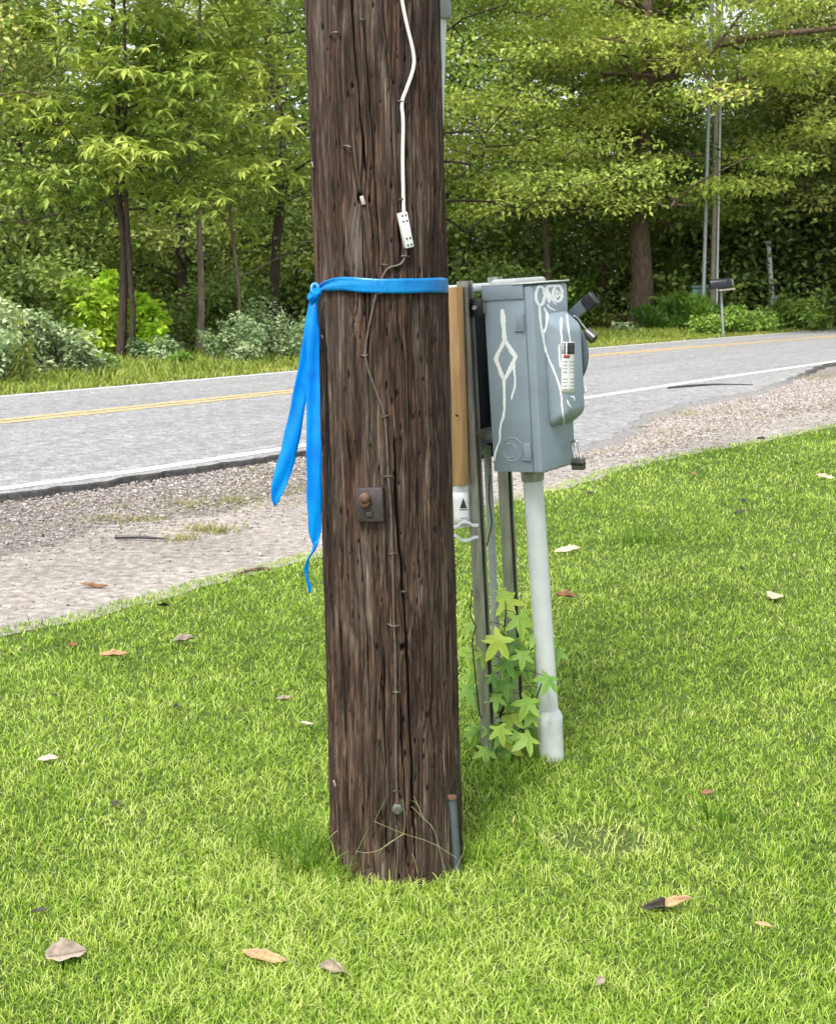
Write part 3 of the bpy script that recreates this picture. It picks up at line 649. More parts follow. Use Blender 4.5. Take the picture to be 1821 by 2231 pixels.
# ------------------------------------------------------------------ blue ribbon
def ribbon_mat(tr=.55, k=1.0):
    m, n, b = newmat('blue_flagging_tape'); b.inputs['Base Color'].default_value = (0.0, 0.20, 0.80, 1); b.inputs['Roughness'].default_value = 0.28
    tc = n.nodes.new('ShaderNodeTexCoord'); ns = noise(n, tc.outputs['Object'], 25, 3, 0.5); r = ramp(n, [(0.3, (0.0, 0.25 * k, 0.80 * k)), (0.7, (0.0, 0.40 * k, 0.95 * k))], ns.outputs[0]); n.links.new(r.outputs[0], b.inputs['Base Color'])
    mp_ = n.nodes.new('ShaderNodeMapping'); mp_.inputs['Scale'].default_value = (60, 60, 9); n.links.new(tc.outputs['Object'], mp_.inputs[0]); n2 = noise(n, mp_.outputs[0], 1, 3, .5, .8); r2 = ramp(n, [(.35, (0, 0, 0)), (.5, (1, 1, 1)), (.65, (0, 0, 0))], n2.outputs[0]); bump(n, b, r2.outputs[0], 0.16, 0.004)
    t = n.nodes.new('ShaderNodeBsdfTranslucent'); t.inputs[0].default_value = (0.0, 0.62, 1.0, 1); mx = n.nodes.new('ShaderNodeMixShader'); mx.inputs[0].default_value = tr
    n.links.new(b.outputs[0], mx.inputs[1]); n.links.new(t.outputs[0], mx.inputs[2]); n.links.new(mx.outputs[0], n.nodes['Material Output'].inputs[0]); return m
M['ribbon'] = ribbon_mat()
M['ribbon_band_shaded'] = ribbon_mat(.12, .62)  # same plastic as the tails, shade over dark wood put into its colour
def sheet(rows, name, mat, parent, thick=.0006):
    """rows: list of lists of points"""
    k = len(rows[0]); mb = MB(); mb.add([p for r in rows for p in r], [(i * k + j, i * k + j + 1, (i + 1) * k + j + 1, (i + 1) * k + j) for i in range(len(rows) - 1) for j in range(k - 1)])
    o = mb.build(name, mat, parent, smooth=True); s = o.modifiers.new('t', 'SOLIDIFY'); s.thickness = thick; s.offset = 0; return o
kn = at(686, 640, 3.21)
rib = thing('ribbon', 'bright blue plastic ribbon knotted round the wooden pole, two tails hanging', 'ribbon', tuple(kn))
rows = []
# band: front run traced top and bottom edges, back run level round the pole
front = [(683, 632, 642), (692, 622, 636), (706, 612, 634), (722, 606, 634), (742, 603, 632), (765, 603, 634), (790, 605, 637), (820, 607, 638), (850, 607, 639), (880, 606, 639), (910, 606, 638), (940, 605, 637), (962, 604, 637)]
for i, (x, yt, yb) in enumerate(front):
    row = []
    for j in range(7):
        f = j / 6; y = yt + (yb - yt) * f; off = .008 + (.004 * math.sin(f * 9 + i * .7) * max(0, 1 - i / 7.0)) + (.003 if 5 < i < 9 else 0)
        row.append(pole_hit(x, y, off))
    rows.append(row)
th0 = math.atan2(rows[-1][3].y - PCY, rows[-1][3].x - pole_c(rows[-1][3].z)[0]); th1 = math.atan2(rows[0][3].y - PCY, rows[0][3].x - pole_c(rows[0][3].z)[0]) % (2 * math.pi)
zt, zb = rows[-1][0].z, rows[-1][6].z; zt1, zb1 = rows[0][0].z, rows[0][6].z
for i in range(1, 34):
    f = i / 34; t = th0 + (th1 - th0) * f; a1 = zt + (zt1 - zt) * f; a2 = zb + (zb1 - zb) * f
    rows.append([pole_pt(t, a1 + (a2 - a1) * j / 6, .006) for j in range(7)])
rows.append(rows[0])
sheet(rows, 'band', M['ribbon_band_shaded'], rib, .0003)
def tail(cl, name, seedk, fold=.004):
    rows = []
    for i, (cx, cy, hw, Y, tw) in enumerate(cl):
        c = at(cx, cy, Y - .06); s = Y / F_PX * 1.1; row = []
        for j in range(7):
            f = j / 3 - 1; row.append(c + Vector((f * hw * s * math.cos(tw) * (1 + .05 * math.sin(i * 1.9 + seedk)), f * hw * s * math.sin(tw) + fold * math.cos(f * 3 + i * .5 + seedk) + .0008 * math.sin(i * 2.7 + j * 1.9) * (1 if j % 2 else -1), .0)))
        rows.append(row)
    sheet(rows, name, M['ribbon'], rib, .00025)
def interp_tail(k, n=26):
    k = np.array(k, float); t = np.linspace(0, len(k) - 1, n); return [tuple(np.interp(x, np.arange(len(k)), k[:, c]) for c in range(5)) for x in t]
tail(interp_tail([(686, 640, 4, 3.27, .2), (681, 665, 9, 3.26, .3), (681, 720, 13, 3.25, .2), (682, 850, 13, 3.25, .1), (684, 1000, 15, 3.24, .15), (685, 1100, 15, 3.24, 0), (686, 1165, 12, 3.24, 0), (687, 1190, 3, 3.24, 0)]), 'tail', 0)
tail(interp_tail([(684, 642, 4, 3.28, 0), (675, 690, 8, 3.285, -.2), (666, 780, 12, 3.29, -.3), (650, 880, 15, 3.30, -.2), (630, 980, 17, 3.30, -.1), (613, 1040, 17, 3.30, 0), (602, 1080, 11, 3.30, 0), (599, 1103, 2, 3.30, 0)]), 'tail', 2)
tail(interp_tail([(690, 1180, 5, 3.235, 0), (682, 1202, 4, 3.235, .7), (671, 1218, 5, 3.24, 1.1), (667, 1240, 6, 3.24, .8), (669, 1262, 4, 3.24, 1.0), (675, 1280, 4, 3.24, .4), (675, 1292, 2, 3.24, .2)]), 'curled_end', 1, .002)
mb = MB()
for k, (x, y, rx) in enumerate([(686, 628, 6), (680, 640, 6), (690, 645, 5), (684, 652, 6)]):
    c = at(x, y, 3.20); pts = [c + Vector((math.cos(q) * .008, math.sin(q) * .006, math.sin(q + k) * .011)) for q in np.linspace(0, 6.28, 12)]; mb.tube(pts, .0042, 6)
mb.build('knot', M['ribbon'], rib, smooth=True)

# ------------------------------------------------------------------ meter rack
M['box'] = simple('grey_enamelled_steel', (0.25, 0.305, 0.35), 0.42, 0.0, 0.09, 11, 0.0, 0.45, bd=.0006)
M['box_top'] = simple('pale_grey_lid', (0.55, 0.58, 0.56), 0.5, 0, 0.06, 20, 0.02)
M['cabinet_dark'] = simple('dark_meter_can', (0.018, 0.022, 0.028), 0.6, 0, 0.2, 20, 0.05)  # one very dark base colour over the whole cabinet body
M['black'] = simple('black_plastic', (0.012, 0.012, 0.014), 0.35, 0, 0.2, 30, 0.05)
M['lock'] = simple('blackened_padlock', (0.11, 0.115, 0.105), 0.35, 0.5, 0.3, 60, 0.1)
M['shackle'] = simple('steel_shackle', (0.45, 0.45, 0.44), 0.3, 0.9, 0.2, 40, 0.05)
M['strut'] = simple('weathered_galvanised_strut', (0.33, 0.33, 0.30), 0.34, 0.7, 0.35, 25, 0.25, stretch=(2, 2, .3))
M['paint'] = simple('white_paint_marker', (0.85, 0.87, 0.86), 0.5, 0, 0.03, 30, 0.1)
M['cedar'] = None
def cedar():
    m, n, b = newmat('orange_tan_board'); tc = n.nodes.new('ShaderNodeTexCoord'); mp = n.nodes.new('ShaderNodeMapping'); mp.inputs['Scale'].default_value = (30, 30, 2.2); n.links.new(tc.outputs['Object'], mp.inputs[0])
    a = noise(n, mp.outputs[0], 1.6, 6, 0.55, 1.2); r = ramp(n, [(0.3, (0.30, 0.165, 0.065)), (0.5, (0.43, 0.255, 0.11)), (0.72, (0.53, 0.34, 0.16))], a.outputs[0]); n.links.new(r.outputs[0], b.inputs['Base Color'])
    b.inputs['Roughness'].default_value = 0.75; bump(n, b, a.outputs[0], 0.2, .003); return m
M['cedar'] = cedar()
E0 = at(1180, 1030, 3.93); E1 = at(1158, 614, 3.93)
Wv = (E1 - E0).normalized(); BH = (E1 - E0).length
tilt = Matrix.Rotation(math.atan2(Wv.x, Wv.z), 3, 'Y')
Uv = (tilt @ U2).normalized(); Nv = (tilt @ N2).normalized(); Wv = Uv.cross(-Nv).normalized()
if Wv.z < 0: Wv = -Wv
def L(u_, n_, w_): return E0 + Uv * u_ + Nv * n_ + Wv * w_
AX = (Uv, Nv, Wv)
base_near = gnd(1068, 1668); 
rack = thing('meter_rack', 'leaning galvanised two-post rack behind the wooden pole carrying the grey boxes', 'rack', tuple(base_near))
def strut_post(base, topz_vec, w=.035, name='post'):
    d = topz_vec - base; ln = d.length; z_ = d.normalized(); x_ = (Uv - z_ * Uv.dot(z_)).normalized(); y_ = z_.cross(x_)
    if y_.dot(Nv) < 0: y_ = -y_
    h = w / 2; t = .0026; lp = .0085
    prof = [(-h, -h), (h, -h), (h, h), (h - lp, h), (h - lp, h - .007), (h - lp + t, h - .007), (h - lp + t, h - t), (h - t, h - t), (h - t, -h + t), (-h + t, -h + t), (-h + t, h - t), (-h + lp - t, h - t), (-h + lp - t, h - .007), (-h + lp, h - .007), (-h + lp, h), (-h, h)]
    n = len(prof); mb = MB(); a = [base + x_ * p[0] + y_ * p[1] for p in prof]; b = [v + z_ * ln for v in a]
    mb.add(a + b, [(i, (i + 1) % n, n + (i + 1) % n, n + i) for i in range(n)])
    return mb.build(name, M['strut'], rack)
p_top = at(1012, 612, base_near.y + .02); strut_post(base_near + Vector((0, 0, -.03)), p_top)
base_far = gnd(1130, 1602); f_top = at(1078, 603, base_far.y + .02); strut_post(base_far + Vector((0, 0, -.03)), f_top)
for zf, nm in ((.885, 'rail'), (.18, 'rail')):
    mb = MB(); c0 = L(.02, -.225, BH * zf); 
    for nn, ww, hn, hw in ((0, .0195, .0205, .0013), (0, -.0195, .0205, .0013), (-.0195, 0, .0013, .018)):
        mb.box(c0 + Uv * .22 + Nv * nn + Wv * ww, AX, (.27, hn, hw))
    mb.build(nm, M['strut'], rack)
mb = MB(); mb.box(L(-.015, -.195, BH * .885), AX, (.004, .031, .026)); mb.build('rail_mouth_shade', M['black'], rack, bevel=.002)  # black plate stands in for the shaded hollow of the open rail
mb = MB(); mb.tube([L(-.022, -.185, BH * .885), L(-.032, -.183, BH * .885)], [.008, .006], 8); mb.build('nut', M['galv'], rack)

brd = thing('wooden_board', 'upright orange-tan board between the wooden pole and the metal rack', 'board', tuple(at(1003, 1055, 4.02)))
bt = at(987, 625, 4.02); bb = at(1001, 1056, 4.02); bz = (bt - bb).normalized(); mb = MB(); mb.box((bt + bb) / 2 - Uv * .004 - Nv * .018, (Nv, Uv, bz), (.045, .016, (bt - bb).length / 2)); mb.build('plank', M['cedar'], brd, bevel=.0015)
mb = MB(); q = at(995, 905, 3.99)
mb.tube([q, q + Vector((0, -.004, 0))], .004, 7); mb.build('knot_hole', M['bark_dark'], brd)

# pipe with its sticker and the two-part clamp
a = at(1003, 1062, 4.03); b = at(1007, 1146, 4.03); lp = thing('labelled_pipe', 'short pale pipe end with triangle sticker below the tan board', 'pipe', tuple(b))
mb = MB(); mb.tube([a + (a - b).normalized() * .05, b], .027, 22); mb.build('pipe', M['box_top'], lp, smooth=True)
dz = (a - b).normalized()
def on_pipe(th_, z_, off=.0008): c = b + dz * z_; return c + Vector((math.cos(th_), math.sin(th_), 0)) * (.027 + off)
def pipe_patch(t0, t1, z0, z1, name, mat, par, off=.0008, n=10):
    rows = [[on_pipe(t0 + (t1 - t0) * j / n, z0 + (z1 - z0) * i / 4, off) for j in range(n + 1)] for i in range(5)]; return sheet(rows, name, mat, par, .0003)
M['sticker'] = simple('white_sticker', (0.75, 0.76, 0.74), 0.4, 0, 0.02, 30, 0)
M['ink'] = simple('black_ink', (0.03, 0.03, 0.035), 0.6, 0, 0.1, 30, 0)
M['ink_grey'] = simple('grey_ink', (0.30, 0.31, 0.31), 0.6, 0, 0.1, 30, 0)
M['ink_red'] = simple('red_ink', (0.45, 0.08, 0.07), 0.6, 0, 0.1, 30, 0)
stk = pipe_patch(rad(-150), rad(-35), .006, .108, 'sticker', M['sticker'], lp)
rows = [[on_pipe(rad(-78) + x * (1 - i / 8) * .40, .060 + .032 * i / 8, .0014) for x in (-1, -.5, 0, .5, 1)] for i in range(9)]
rows = [r for r in rows]; tri = sheet(rows, 'triangle_emblem', M['ink'], stk, .0002)
for z0, w0 in ((.054, .46), (.028, .36), (.021, .42), (.014, .3)): pipe_patch(rad(-78) - w0, rad(-78) + w0, z0, z0 + .0028, 'printed_line', M['ink'] if z0 > .05 else M['ink_grey'], stk, .0014, 6)
cl = thing('pipe_clamp', 'bright two-part pipe clamp on the near rack post below the triangle sticker', 'pipe clamp', tuple(at(1020, 1160, 3.98)))
for sgn, yc in ((-1, 1158), (1, 1164)):
    px = [(1042, yc + sgn * -0 + (-14 if sgn < 0 else 6)), (1030, yc + (-13 if sgn < 0 else 7)), (1025, yc + (-17 if sgn < 0 else 11)), (1015, yc + (-22 if sgn < 0 else 14)), (1003, yc + (-19 if sgn < 0 else 12)), (996, yc + (-10 if sgn < 0 else 3)), (985, yc + (-9 if sgn < 0 else 2))]
    px = smooth_px(px, 1); mb = MB(); c_ = [at(x, y, 3.975) for x, y in px]; n = len(c_)
    vs = []; th_ = .0035
    for p in c_: vs += [p + Vector((0, -.012, -th_)), p + Vector((0, .012, -th_)), p + Vector((0, .012, th_)), p + Vector((0, -.012, th_))]
    fs_ = [(0, 1, 2, 3), tuple(4 * (n - 1) + k for k in (3, 2, 1, 0))]
    for i in range(n - 1):
        for k in range(4): fs_.append((4 * i + k, 4 * i + (k + 1) % 4, 4 * i + 4 + (k + 1) % 4, 4 * i + 4 + k))
    mb.add(vs, fs_); mb.build('strap_half', M['pvc_white'], cl, bevel=.001)

# dark cabinet behind the rails with pale rounded lid
cab = thing('meter_cabinet', 'dark meter cabinet with pale rounded lid hidden behind the grey switch box', 'meter box', tuple(L(.10, -.33, 0)))
mb = MB(); mb.box(L(.25, -.40, BH * .46), AX, (.17, .095, BH * .44)); mb.build('body', M['cabinet_dark'], cab, bevel=.006)
mb = MB(); mb.box(L(.25, -.40, BH * .985), AX, (.185, .11, .014)); mb.build('lid', M['box_top'], cab, bevel=.010, seg=3)
mb = MB(); mb.tube([L(.075, -.27, .07), L(.045, -.27, .07), L(.035, -.27, .07)], [.036, .036, .026], 22); mb.build('hub', M['box'], cab, smooth=True)
cab2 = thing('meter_cabinet', 'second cabinet with pale rounded lid peeking over the top of the grey switch box', 'meter box', tuple(L(.31, -.235, 0)))
mb = MB(); mb.box(L(.31, -.235, BH * .5), AX, (.09, .03, BH * .49)); mb.build('body', M['box'], cab2, bevel=.006)
mb = MB(); mb.box(L(.31, -.225, BH * 1.0), AX, (.10, .045, .014)); mb.build('lid', M['box_top'], cab2, bevel=.010, seg=3)
# grey conduit and black cable under the dark cabinet
gc = thing('grey_conduit', 'slim dark-grey conduit dropping behind the near rack post', 'conduit', tuple(gnd(1098, 1640)))
a = at(1064, 1040, 4.18); b = gnd(1092, 1632); mb = MB(); mb.tube([a + (a - b).normalized() * .1, b], .0125, 14); mb.build('pipe', M['pvc_grey'], gc, smooth=True)
mb = MB(); mb.tube([at(*p, 4.13) for p in smooth_px([(1067, 1035), (1064, 1080), (1068, 1110), (1072, 1140), (1066, 1165), (1060, 1190)])], .0022, 6)
tagp(mb.build('black_wire', M['black'], None), 'thin loose black wire dangling in front of the grey conduit', 'wire')

# grey switch box
BD, BW = .168, .215
sw = thing('switch_box', 'grey electrical switch box with white marker drawings, on the leaning rack', 'electrical box', tuple(L(.1, -.09, 0)))
mb = MB(); mb.box(L(BW / 2, -.030 - (BD - .030) / 2, BH * .485), AX, (BW / 2 - .002, (BD - .030) / 2, BH * .485)); body = mb.build('body', M['box'], sw, bevel=.002)
mb = MB(); mb.box(L(BW / 2, -.030 - (BD - .030) / 2 - .002, BH * .955), AX, (BW / 2 + .003, (BD - .030) / 2 + .002, .022)); mb.build('lid', M['box'], sw, bevel=.003)
mb = MB(); mb.box(L(BW / 2, -.030 - (BD - .030) / 2 - .002, BH * .955 + .0235), AX, (BW / 2 + .003, (BD - .030) / 2 + .002, .0018)); mb.build('lid_edge', M['box_top'], sw, bevel=.0008)
mb = MB(); mb.box(L(BW / 2, -.0148, BH * .495 - .004), AX, (BW / 2 + .001, .0150, BH * .495)); door = mb.build('door', M['box'], sw, bevel=.008, seg=4)
mb = MB(); mb.box(L(BW / 2, -.030, BH * .995), AX, (BW / 2 + .006, .036, .0020)); mb.build('drip_edge', M['box_top'], sw, bevel=.001)
# embossed hump on the door
def hump():
    mb = MB(); u0, u1, w0, w1, d = .052, .212, BH * .215, BH * .845, .052
    mb.add([L(u0, -.004, w0), L(u1, -.004, w0), L(u1, -.004, w1), L(u0, -.004, w1), L(u0 + .026, d, w0 + .040), L(u1 - .006, d, w0 + .040), L(u1 - .006, d, w1 - .050), L(u0 + .026, d, w1 - .050)],
           [(0, 1, 2, 3), (4, 5, 6, 7), (0, 1, 5, 4), (1, 2, 6, 5), (2, 3, 7, 6), (3, 0, 4, 7)])
    return mb.build('raised_panel', M['box'], door, bevel=.020, seg=6)
hmp = hump()
# side operating mechanism
mb = MB(); cz = BH * .60; poly = []
for k in range(33):
    q = -math.pi / 2 + math.pi * k / 32; poly.append((-.068 + math.cos(q) * .125 * (1.0 if q > 0 else 1.0), cz + math.sin(q) * .128))
poly = [(-.12, cz - .128)] + poly + [(-.12, cz + .128)]
M['blade'] = simple('slate_grey_plate', (0.085, 0.115, 0.13), 0.4, 0, 0.1, 30, 0.05)
mb.prism(poly, (L(BW + .004, 0, 0), Nv, Wv, Uv), .008); mb.build('handle_guard', M['blade'], sw, bevel=.0015)
a_ = L(BW + .02, .085, BH * .80)
hx = (Nv * .80 + Wv * .58).normalized(); hy = Uv; hz = hx.cross(hy).normalized()
mb = MB(); mb.box(L(BW + .02, .020, BH * .825), (hx, hy, hz), (.040, .007, .020)); arm = mb.build('handle', M['blade'], sw, bevel=.004)
mb = MB(); mb.box(L(BW + .02, .064, BH * .872), (hx, hy, hz), (.022, .011, .023)); mb.build('grip', M['black'], arm, bevel=.006, seg=3)
dot = L(BW + .0035, .035, BH * .40); mb = MB(); mb.tube([dot, dot - Uv * .003], [.013, .012], 18); mb.build('white_dot', M['paint'], sw, smooth=True)
def padlock(c, shackle_top, size, label):
    t = thing('padlock', label, 'padlock', tuple(c))
    mb = MB(); mb.box(c, (Nv, Uv, Wv), (size * .5, size * .3, size * .48)); mb.build('body', M['lock'], t, bevel=size * .09, seg=3)
    mb = MB(); mb.box(c + Uv * -.001, (Nv, Uv, Wv), (size * .52, size * .31, size * .10)); mb.build('seam', M['black'], t, bevel=size * .03)
    up = (shackle_top - c); a = c + Nv * size * .28; b_ = c - Nv * size * .28
    pts = [a + Wv * size * .3] + [a + up * .7] + [c + up + Nv * size * .28 * math.cos(q) + Wv * size * .22 * math.sin(q) for q in np.linspace(0, math.pi, 7)] + [b_ + up * .7, b_ + Wv * size * .3]
    mb = MB(); mb.tube(pts, size * .095, 8); mb.build('shackle', M['shackle'], t, smooth=True)
padlock(at(1260, 1010, 4.02), at(1252, 966, 4.04), .039, 'black padlock hanging from the lower corner of the grey switch box')
c = at(1286, 731, 4.10)
t = thing('padlock', 'round dark padlock hanging off the handle above the road side of the box', 'padlock', tuple(c))
mb = MB(); ax = (Nv * .75 - Wv * .65).normalized(); mb.tube([c - ax * .020, c - ax * .017, c + ax * .017, c + ax * .020], [.012, .017, .017, .013], 16); mb.build('body', M['lock'], t, smooth=True)
mb = MB(); mb.tube([at(*p, 4.10) for p in smooth_px([(1248, 688), (1256, 690), (1264, 702), (1272, 712), (1280, 722)])], .0035, 8); mb.build('shackle', M['shackle'], t, smooth=True)
# hinges, knockout rings
for zf in (.80, .115):
    mb = MB(); mb.box(L(-.0015, -.046, BH * zf), AX, (.0022, .011, .024)); mb.box(L(-.003, -.035, BH * zf - .004), AX, (.0035, .0025, .026)); mb.box(L(-.002, -.052, BH * zf - .026), AX, (.002, .014, .0018)); mb.build('hinge', M['box'], sw, bevel=.0008)
for cn, cw, r1 in ((-.098, .068, .036), (-.106, .064, .022)):
    pts = [L(.0022, cn + math.cos(q) * r1, cw + math.sin(q) * r1) for q in np.linspace(0, 2 * math.pi, 33)]; mb = MB(); mb.tube(pts, .0022, 8, cap=False); mb.build('knockout_ring', M['box'], body, smooth=True)
# hit-test for paint and sticker
def bvh_of(objs):
    V_ = []; P_ = []
    for o in objs:
        k = len(V_); org = root_loc(o); V_ += [v.co + org for v in o.data.vertices]; P_ += [[i + k for i in p.vertices] for p in o.data.polygons]
    return BVHTree.FromPolygons(V_, P_)
bt_ = bvh_of([body, door, hmp])
def box_hit(px, py):
    r = ray(px, py).normalized(); h = bt_.ray_cast(Vector((0, 0, CAM_H)), r)
    return (h[0], h[1] if h[1].dot(r) < 0 else -h[1]) if h[0] is not None else None
def crop4(p): return (960 + p[0] / 4.255, 580 + p[1] / 4.255)
def stroke(pts, w, name, parent, mat=None, sm=1):
    """paint stroke in close-up coordinates; w in the same units (number or per point)"""
    ws = w if isinstance(w, list) else [w] * len(pts)
    q = [(a[0], a[1], b) for a, b in zip(pts, ws)]
    for _ in range(sm):
        r = [q[0]]
        for i in range(len(q) - 1): a, b = np.array(q[i]), np.array(q[i + 1]); r += [tuple(a * .75 + b * .25), tuple(a * .25 + b * .75)]
        q = r + [q[-1]]
    dn = []
    for i in range(len(q) - 1):
        a, b = np.array(q[i]), np.array(q[i + 1]); k = max(1, int(np.linalg.norm(b[:2] - a[:2]) / 9))
        dn += [tuple(a + (b - a) * j / k) for j in range(k)]
    dn.append(q[-1]); mb = MB(); vs = []; n = 0; fs_ = []; run = 0
    for i, p in enumerate(dn):
        a = np.array(dn[max(0, i - 1)][:2]); b = np.array(dn[min(len(dn) - 1, i + 1)][:2]); d_ = b - a; d_ = d_ / (np.linalg.norm(d_) + 1e-6); s_ = np.array([-d_[1], d_[0]])
        ww = p[2] / 2 * (1.0 + 0.12 * math.sin(i * .35 + q[0][0]) + 0.06 * math.sin(i * 1.3)); endf = min(1, (min(i, len(dn) - 1 - i) + .6) / 2.2); ww *= endf
        row = []
        for f in (-1, -.45, .45, 1):
            c_ = np.array(p[:2]) + s_ * ww * f + s_ * .8 * math.sin(i * .6); h = box_hit(*crop4(c_))
            row.append(None if h is None else h[0] + h[1] * (.0005 if abs(f) < 1 else .0002))
        if any(r is None for r in row): continue
        if run and max((row[k] - vs[-4 + k]).length for k in range(4)) > .3: run = 0
        vs += row; m_ = len(vs)
        if run: fs_ += [(m_ - 8 + k, m_ - 8 + k + 1, m_ - 4 + k + 1, m_ - 4 + k) for k in range(3)]
        run += 1
    if not fs_: return
    mb.add(vs, fs_); mb.build(name, mat or M['paint'], parent, smooth=True)
def circ(cx, cy, rx, ry, a0=0, a1=360, n=18): return [(cx + rx * math.cos(rad(a0 + (a1 - a0) * k / n)), cy + ry * math.sin(rad(a0 + (a1 - a0) * k / n))) for k in range(n + 1)]
stroke([(570, 395), (580, 520), (592, 680), (596, 712)], [42, 44, 40, 36], 'marker_stroke', body)
stroke([(592, 690), (520, 830), (512, 860), (580, 1045)], [34, 36, 40, 34], 'marker_stroke', body, sm=0)
stroke([(600, 690), (660, 790), (695, 835), (640, 960), (585, 1060)], [40, 42, 36, 38, 34], 'marker_stroke', body, sm=0)
stroke([(585, 1040), (590, 1200), (590, 1370), (548, 1490), (550, 1620), (515, 1690), (495, 1800), (490, 1865)], [30, 24, 24, 18, 16, 18, 12, 9], 'paint_drip', body)
stroke([(690, 850), (676, 920), (690, 1050), (688, 1120), (665, 1180), (655, 1240)], [20, 20, 18, 16, 18, 20], 'paint_drip', body)
stroke(circ(922, 272, 40, 88), 26, 'marker_stroke', door)
stroke([(985, 185), (975, 260), (1005, 270), (1000, 340)], [40, 60, 50, 22], 'marker_stroke', door)
stroke(circ(1084, 252, 42, 74), 27, 'marker_stroke', door)
stroke([(1072, 215), (1108, 255), (1072, 290), (1072, 215)], 14, 'marker_stroke', door, sm=0)
stroke([(960, 170), (1000, 180), (1060, 175)], 30, 'marker_stroke', door)
stroke([(985, 350), (1010, 385), (1070, 412)], [18, 16, 10], 'marker_stroke', door)
stroke([(1000, 345), (1025, 290), (1050, 340), (1075, 355)], 14, 'marker_stroke', door)
stroke([(916, 360), (918, 450), (930, 560), (950, 640), (962, 740), (990, 830), (1050, 970), (1100, 1100), (1118, 1200), (1125, 1320), (1142, 1420), (1145, 1478)], [24, 22, 20, 26, 20, 18, 18, 18, 15, 15, 13, 9], 'paint_drip', door)
stroke([(955, 380), (990, 440), (982, 540), (950, 640)], 18, 'paint_drip', door)
stroke([(1118, 470), (1112, 570), (1125, 720), (1128, 900), (1160, 980), (1190, 960), (1222, 860), (1200, 700), (1180, 560), (1168, 440)], [24, 20, 14, 20, 26, 26, 18, 16, 16, 16], 'marker_stroke', hmp)
stroke([(1100, 720), (1095, 800), (1110, 940)], [10, 16, 18], 'marker_stroke', hmp)
stroke([(1180, 980), (1190, 1080), (1225, 1170)], [26, 16, 12], 'paint_drip', hmp)
stroke([(1172, 1235), (1185, 1280), (1215, 1310)], [18, 16, 8], 'marker_stroke', hmp)
stroke([(1200, 1210), (1235, 1205), (1240, 1250)], [14, 16, 8], 'marker_stroke', hmp)
# warning sticker on the raised panel
def decal(poly, name, mat, parent, off=.0006, nx=6, ny=10):
    (x0, y0), (x1, y1) = poly; rows = []
    for i in range(ny + 1):
        row = []
        for j in range(nx + 1):
            h = box_hit(*crop4((x0 + (x1 - x0) * j / nx, y0 + (y1 - y0) * i / ny)))
            if h is None: return
            row.append(h[0] + h[1] * off)
        rows.append(row)
    return sheet(rows, name, mat, parent, .0002)
stk2 = decal(((1118, 700), (1242, 1175)), 'warning_sticker', M['sticker'], hmp, .0004) or hmp
decal(((1122, 706), (1238, 815)), 'black_band', M['ink'], stk2, .0007, 4, 4)
decal(((1135, 820), (1195, 850)), 'red_band', M['ink_red'], stk2, .0007, 4, 2)
for k in range(9):
    if k in (4,): continue
    decal(((1130, 880 + k * 32), (1168, 888 + k * 32)), 'printed_line', M['ink_grey'], stk2, .0007, 3, 1)
    decal(((1196, 880 + k * 32), (1236, 888 + k * 32)), 'printed_line', M['ink_grey'], stk2, .0007, 3, 1)

# white conduit under the switch box
wc = thing('white_conduit', 'pale leaning conduit running from under the switch box into the lawn', 'conduit', tuple(gnd(1197, 1652)))
pb = gnd(1202, 1652); pt_ = L(.09, -.085, 0)
dd = (pt_ - pb).normalized(); ln = (pt_ - pb).length
pm = pb + dd * (ln * .165)
mb = MB(); mb.tube([pb + dd * (ln * .15), pt_ - dd * .012], .0315, 26); mb.build('pipe', M['pvc_white'], wc, smooth=True)
mb = MB(); mb.tube([pb - dd * .03, pb + dd * (ln * .12), pb + dd * (ln * .145), pb + dd * (ln * .155), pb + dd * (ln * .175)], [.0395, .041, .044, .041, .032], 26); mb.build('coupling', M['pvc_white'], wc, smooth=True)
mb = MB(); mb.tube([pt_ - dd * .040, pt_ - dd * .002], [.0345, .0365], 8); mb.build('locknut', M['galv'], wc)

# ------------------------------------------------------------------ sweetgum seedling at the rack foot
M['star_leaf'] = leafmat('star_leaves', [(0.075, 0.194, 0.048), (0.182, 0.371, 0.066), (0.394, 0.594, 0.099), (0.636, 0.772, 0.117)], 0.4, 0.35, 0.4)
base = np.array(gnd(1098, 1640)); seed_t = thing('sweetgum_seedling', 'young star-leaved plant sprouting between the rack posts and the white conduit', 'plant', tuple(base))
rs = np.random.RandomState(8); leafpos = [(1105, 1310, .052, .95), (1086, 1395, .058, .85), (1063, 1455, .045, .6), (1030, 1360, .035, .5), (1115, 1560, .050, .8), (1100, 1625, .060, 1.0), (1130, 1350, .05, .55), (1190, 1395, .045, .35),
    (1195, 1480, .045, .3), (1150, 1530, .05, .5), (1020, 1500, .045, .35), (1045, 1430, .045, .5), (1085, 1545, .035, .6), (1150, 1610, .05, .6), (1140, 1450, .045, .5), (1215, 1420, .04, .3), (1028, 1470, .04, .45), (1178, 1500, .04, .4),
    (1120, 1400, .045, .45), (1070, 1520, .04, .3), (1098, 1490, .04, .25), (1135, 1650, .04, .4), (1160, 1560, .035, .5), (1050, 1395, .03, .7), (1095, 1290, .035, .7), (1160, 1590, .035, .25), (1012, 1415, .028, .5), (1088, 1590, .04, .7)]
SV = []; SF = []; ST = []; mbs = MB(); trunk = wander(rs, base, np.array(at(1102, 1330, base[1] - .02)), 8, .25); mbs.tube(trunk, [.005 - .0004 * i for i in range(9)], 6)
mbs.tube([at(1028, 1285, 4.0), at(1024, 1325, 4.0), at(1026, 1345, 3.99), at(1036, 1365, 3.99), at(1028, 1400, 3.99)], .0022, 5); mbs.tube([Vector(trunk[1]), at(1045, 1560, 4.0), at(1028, 1400, 3.99)], .0025, 5)
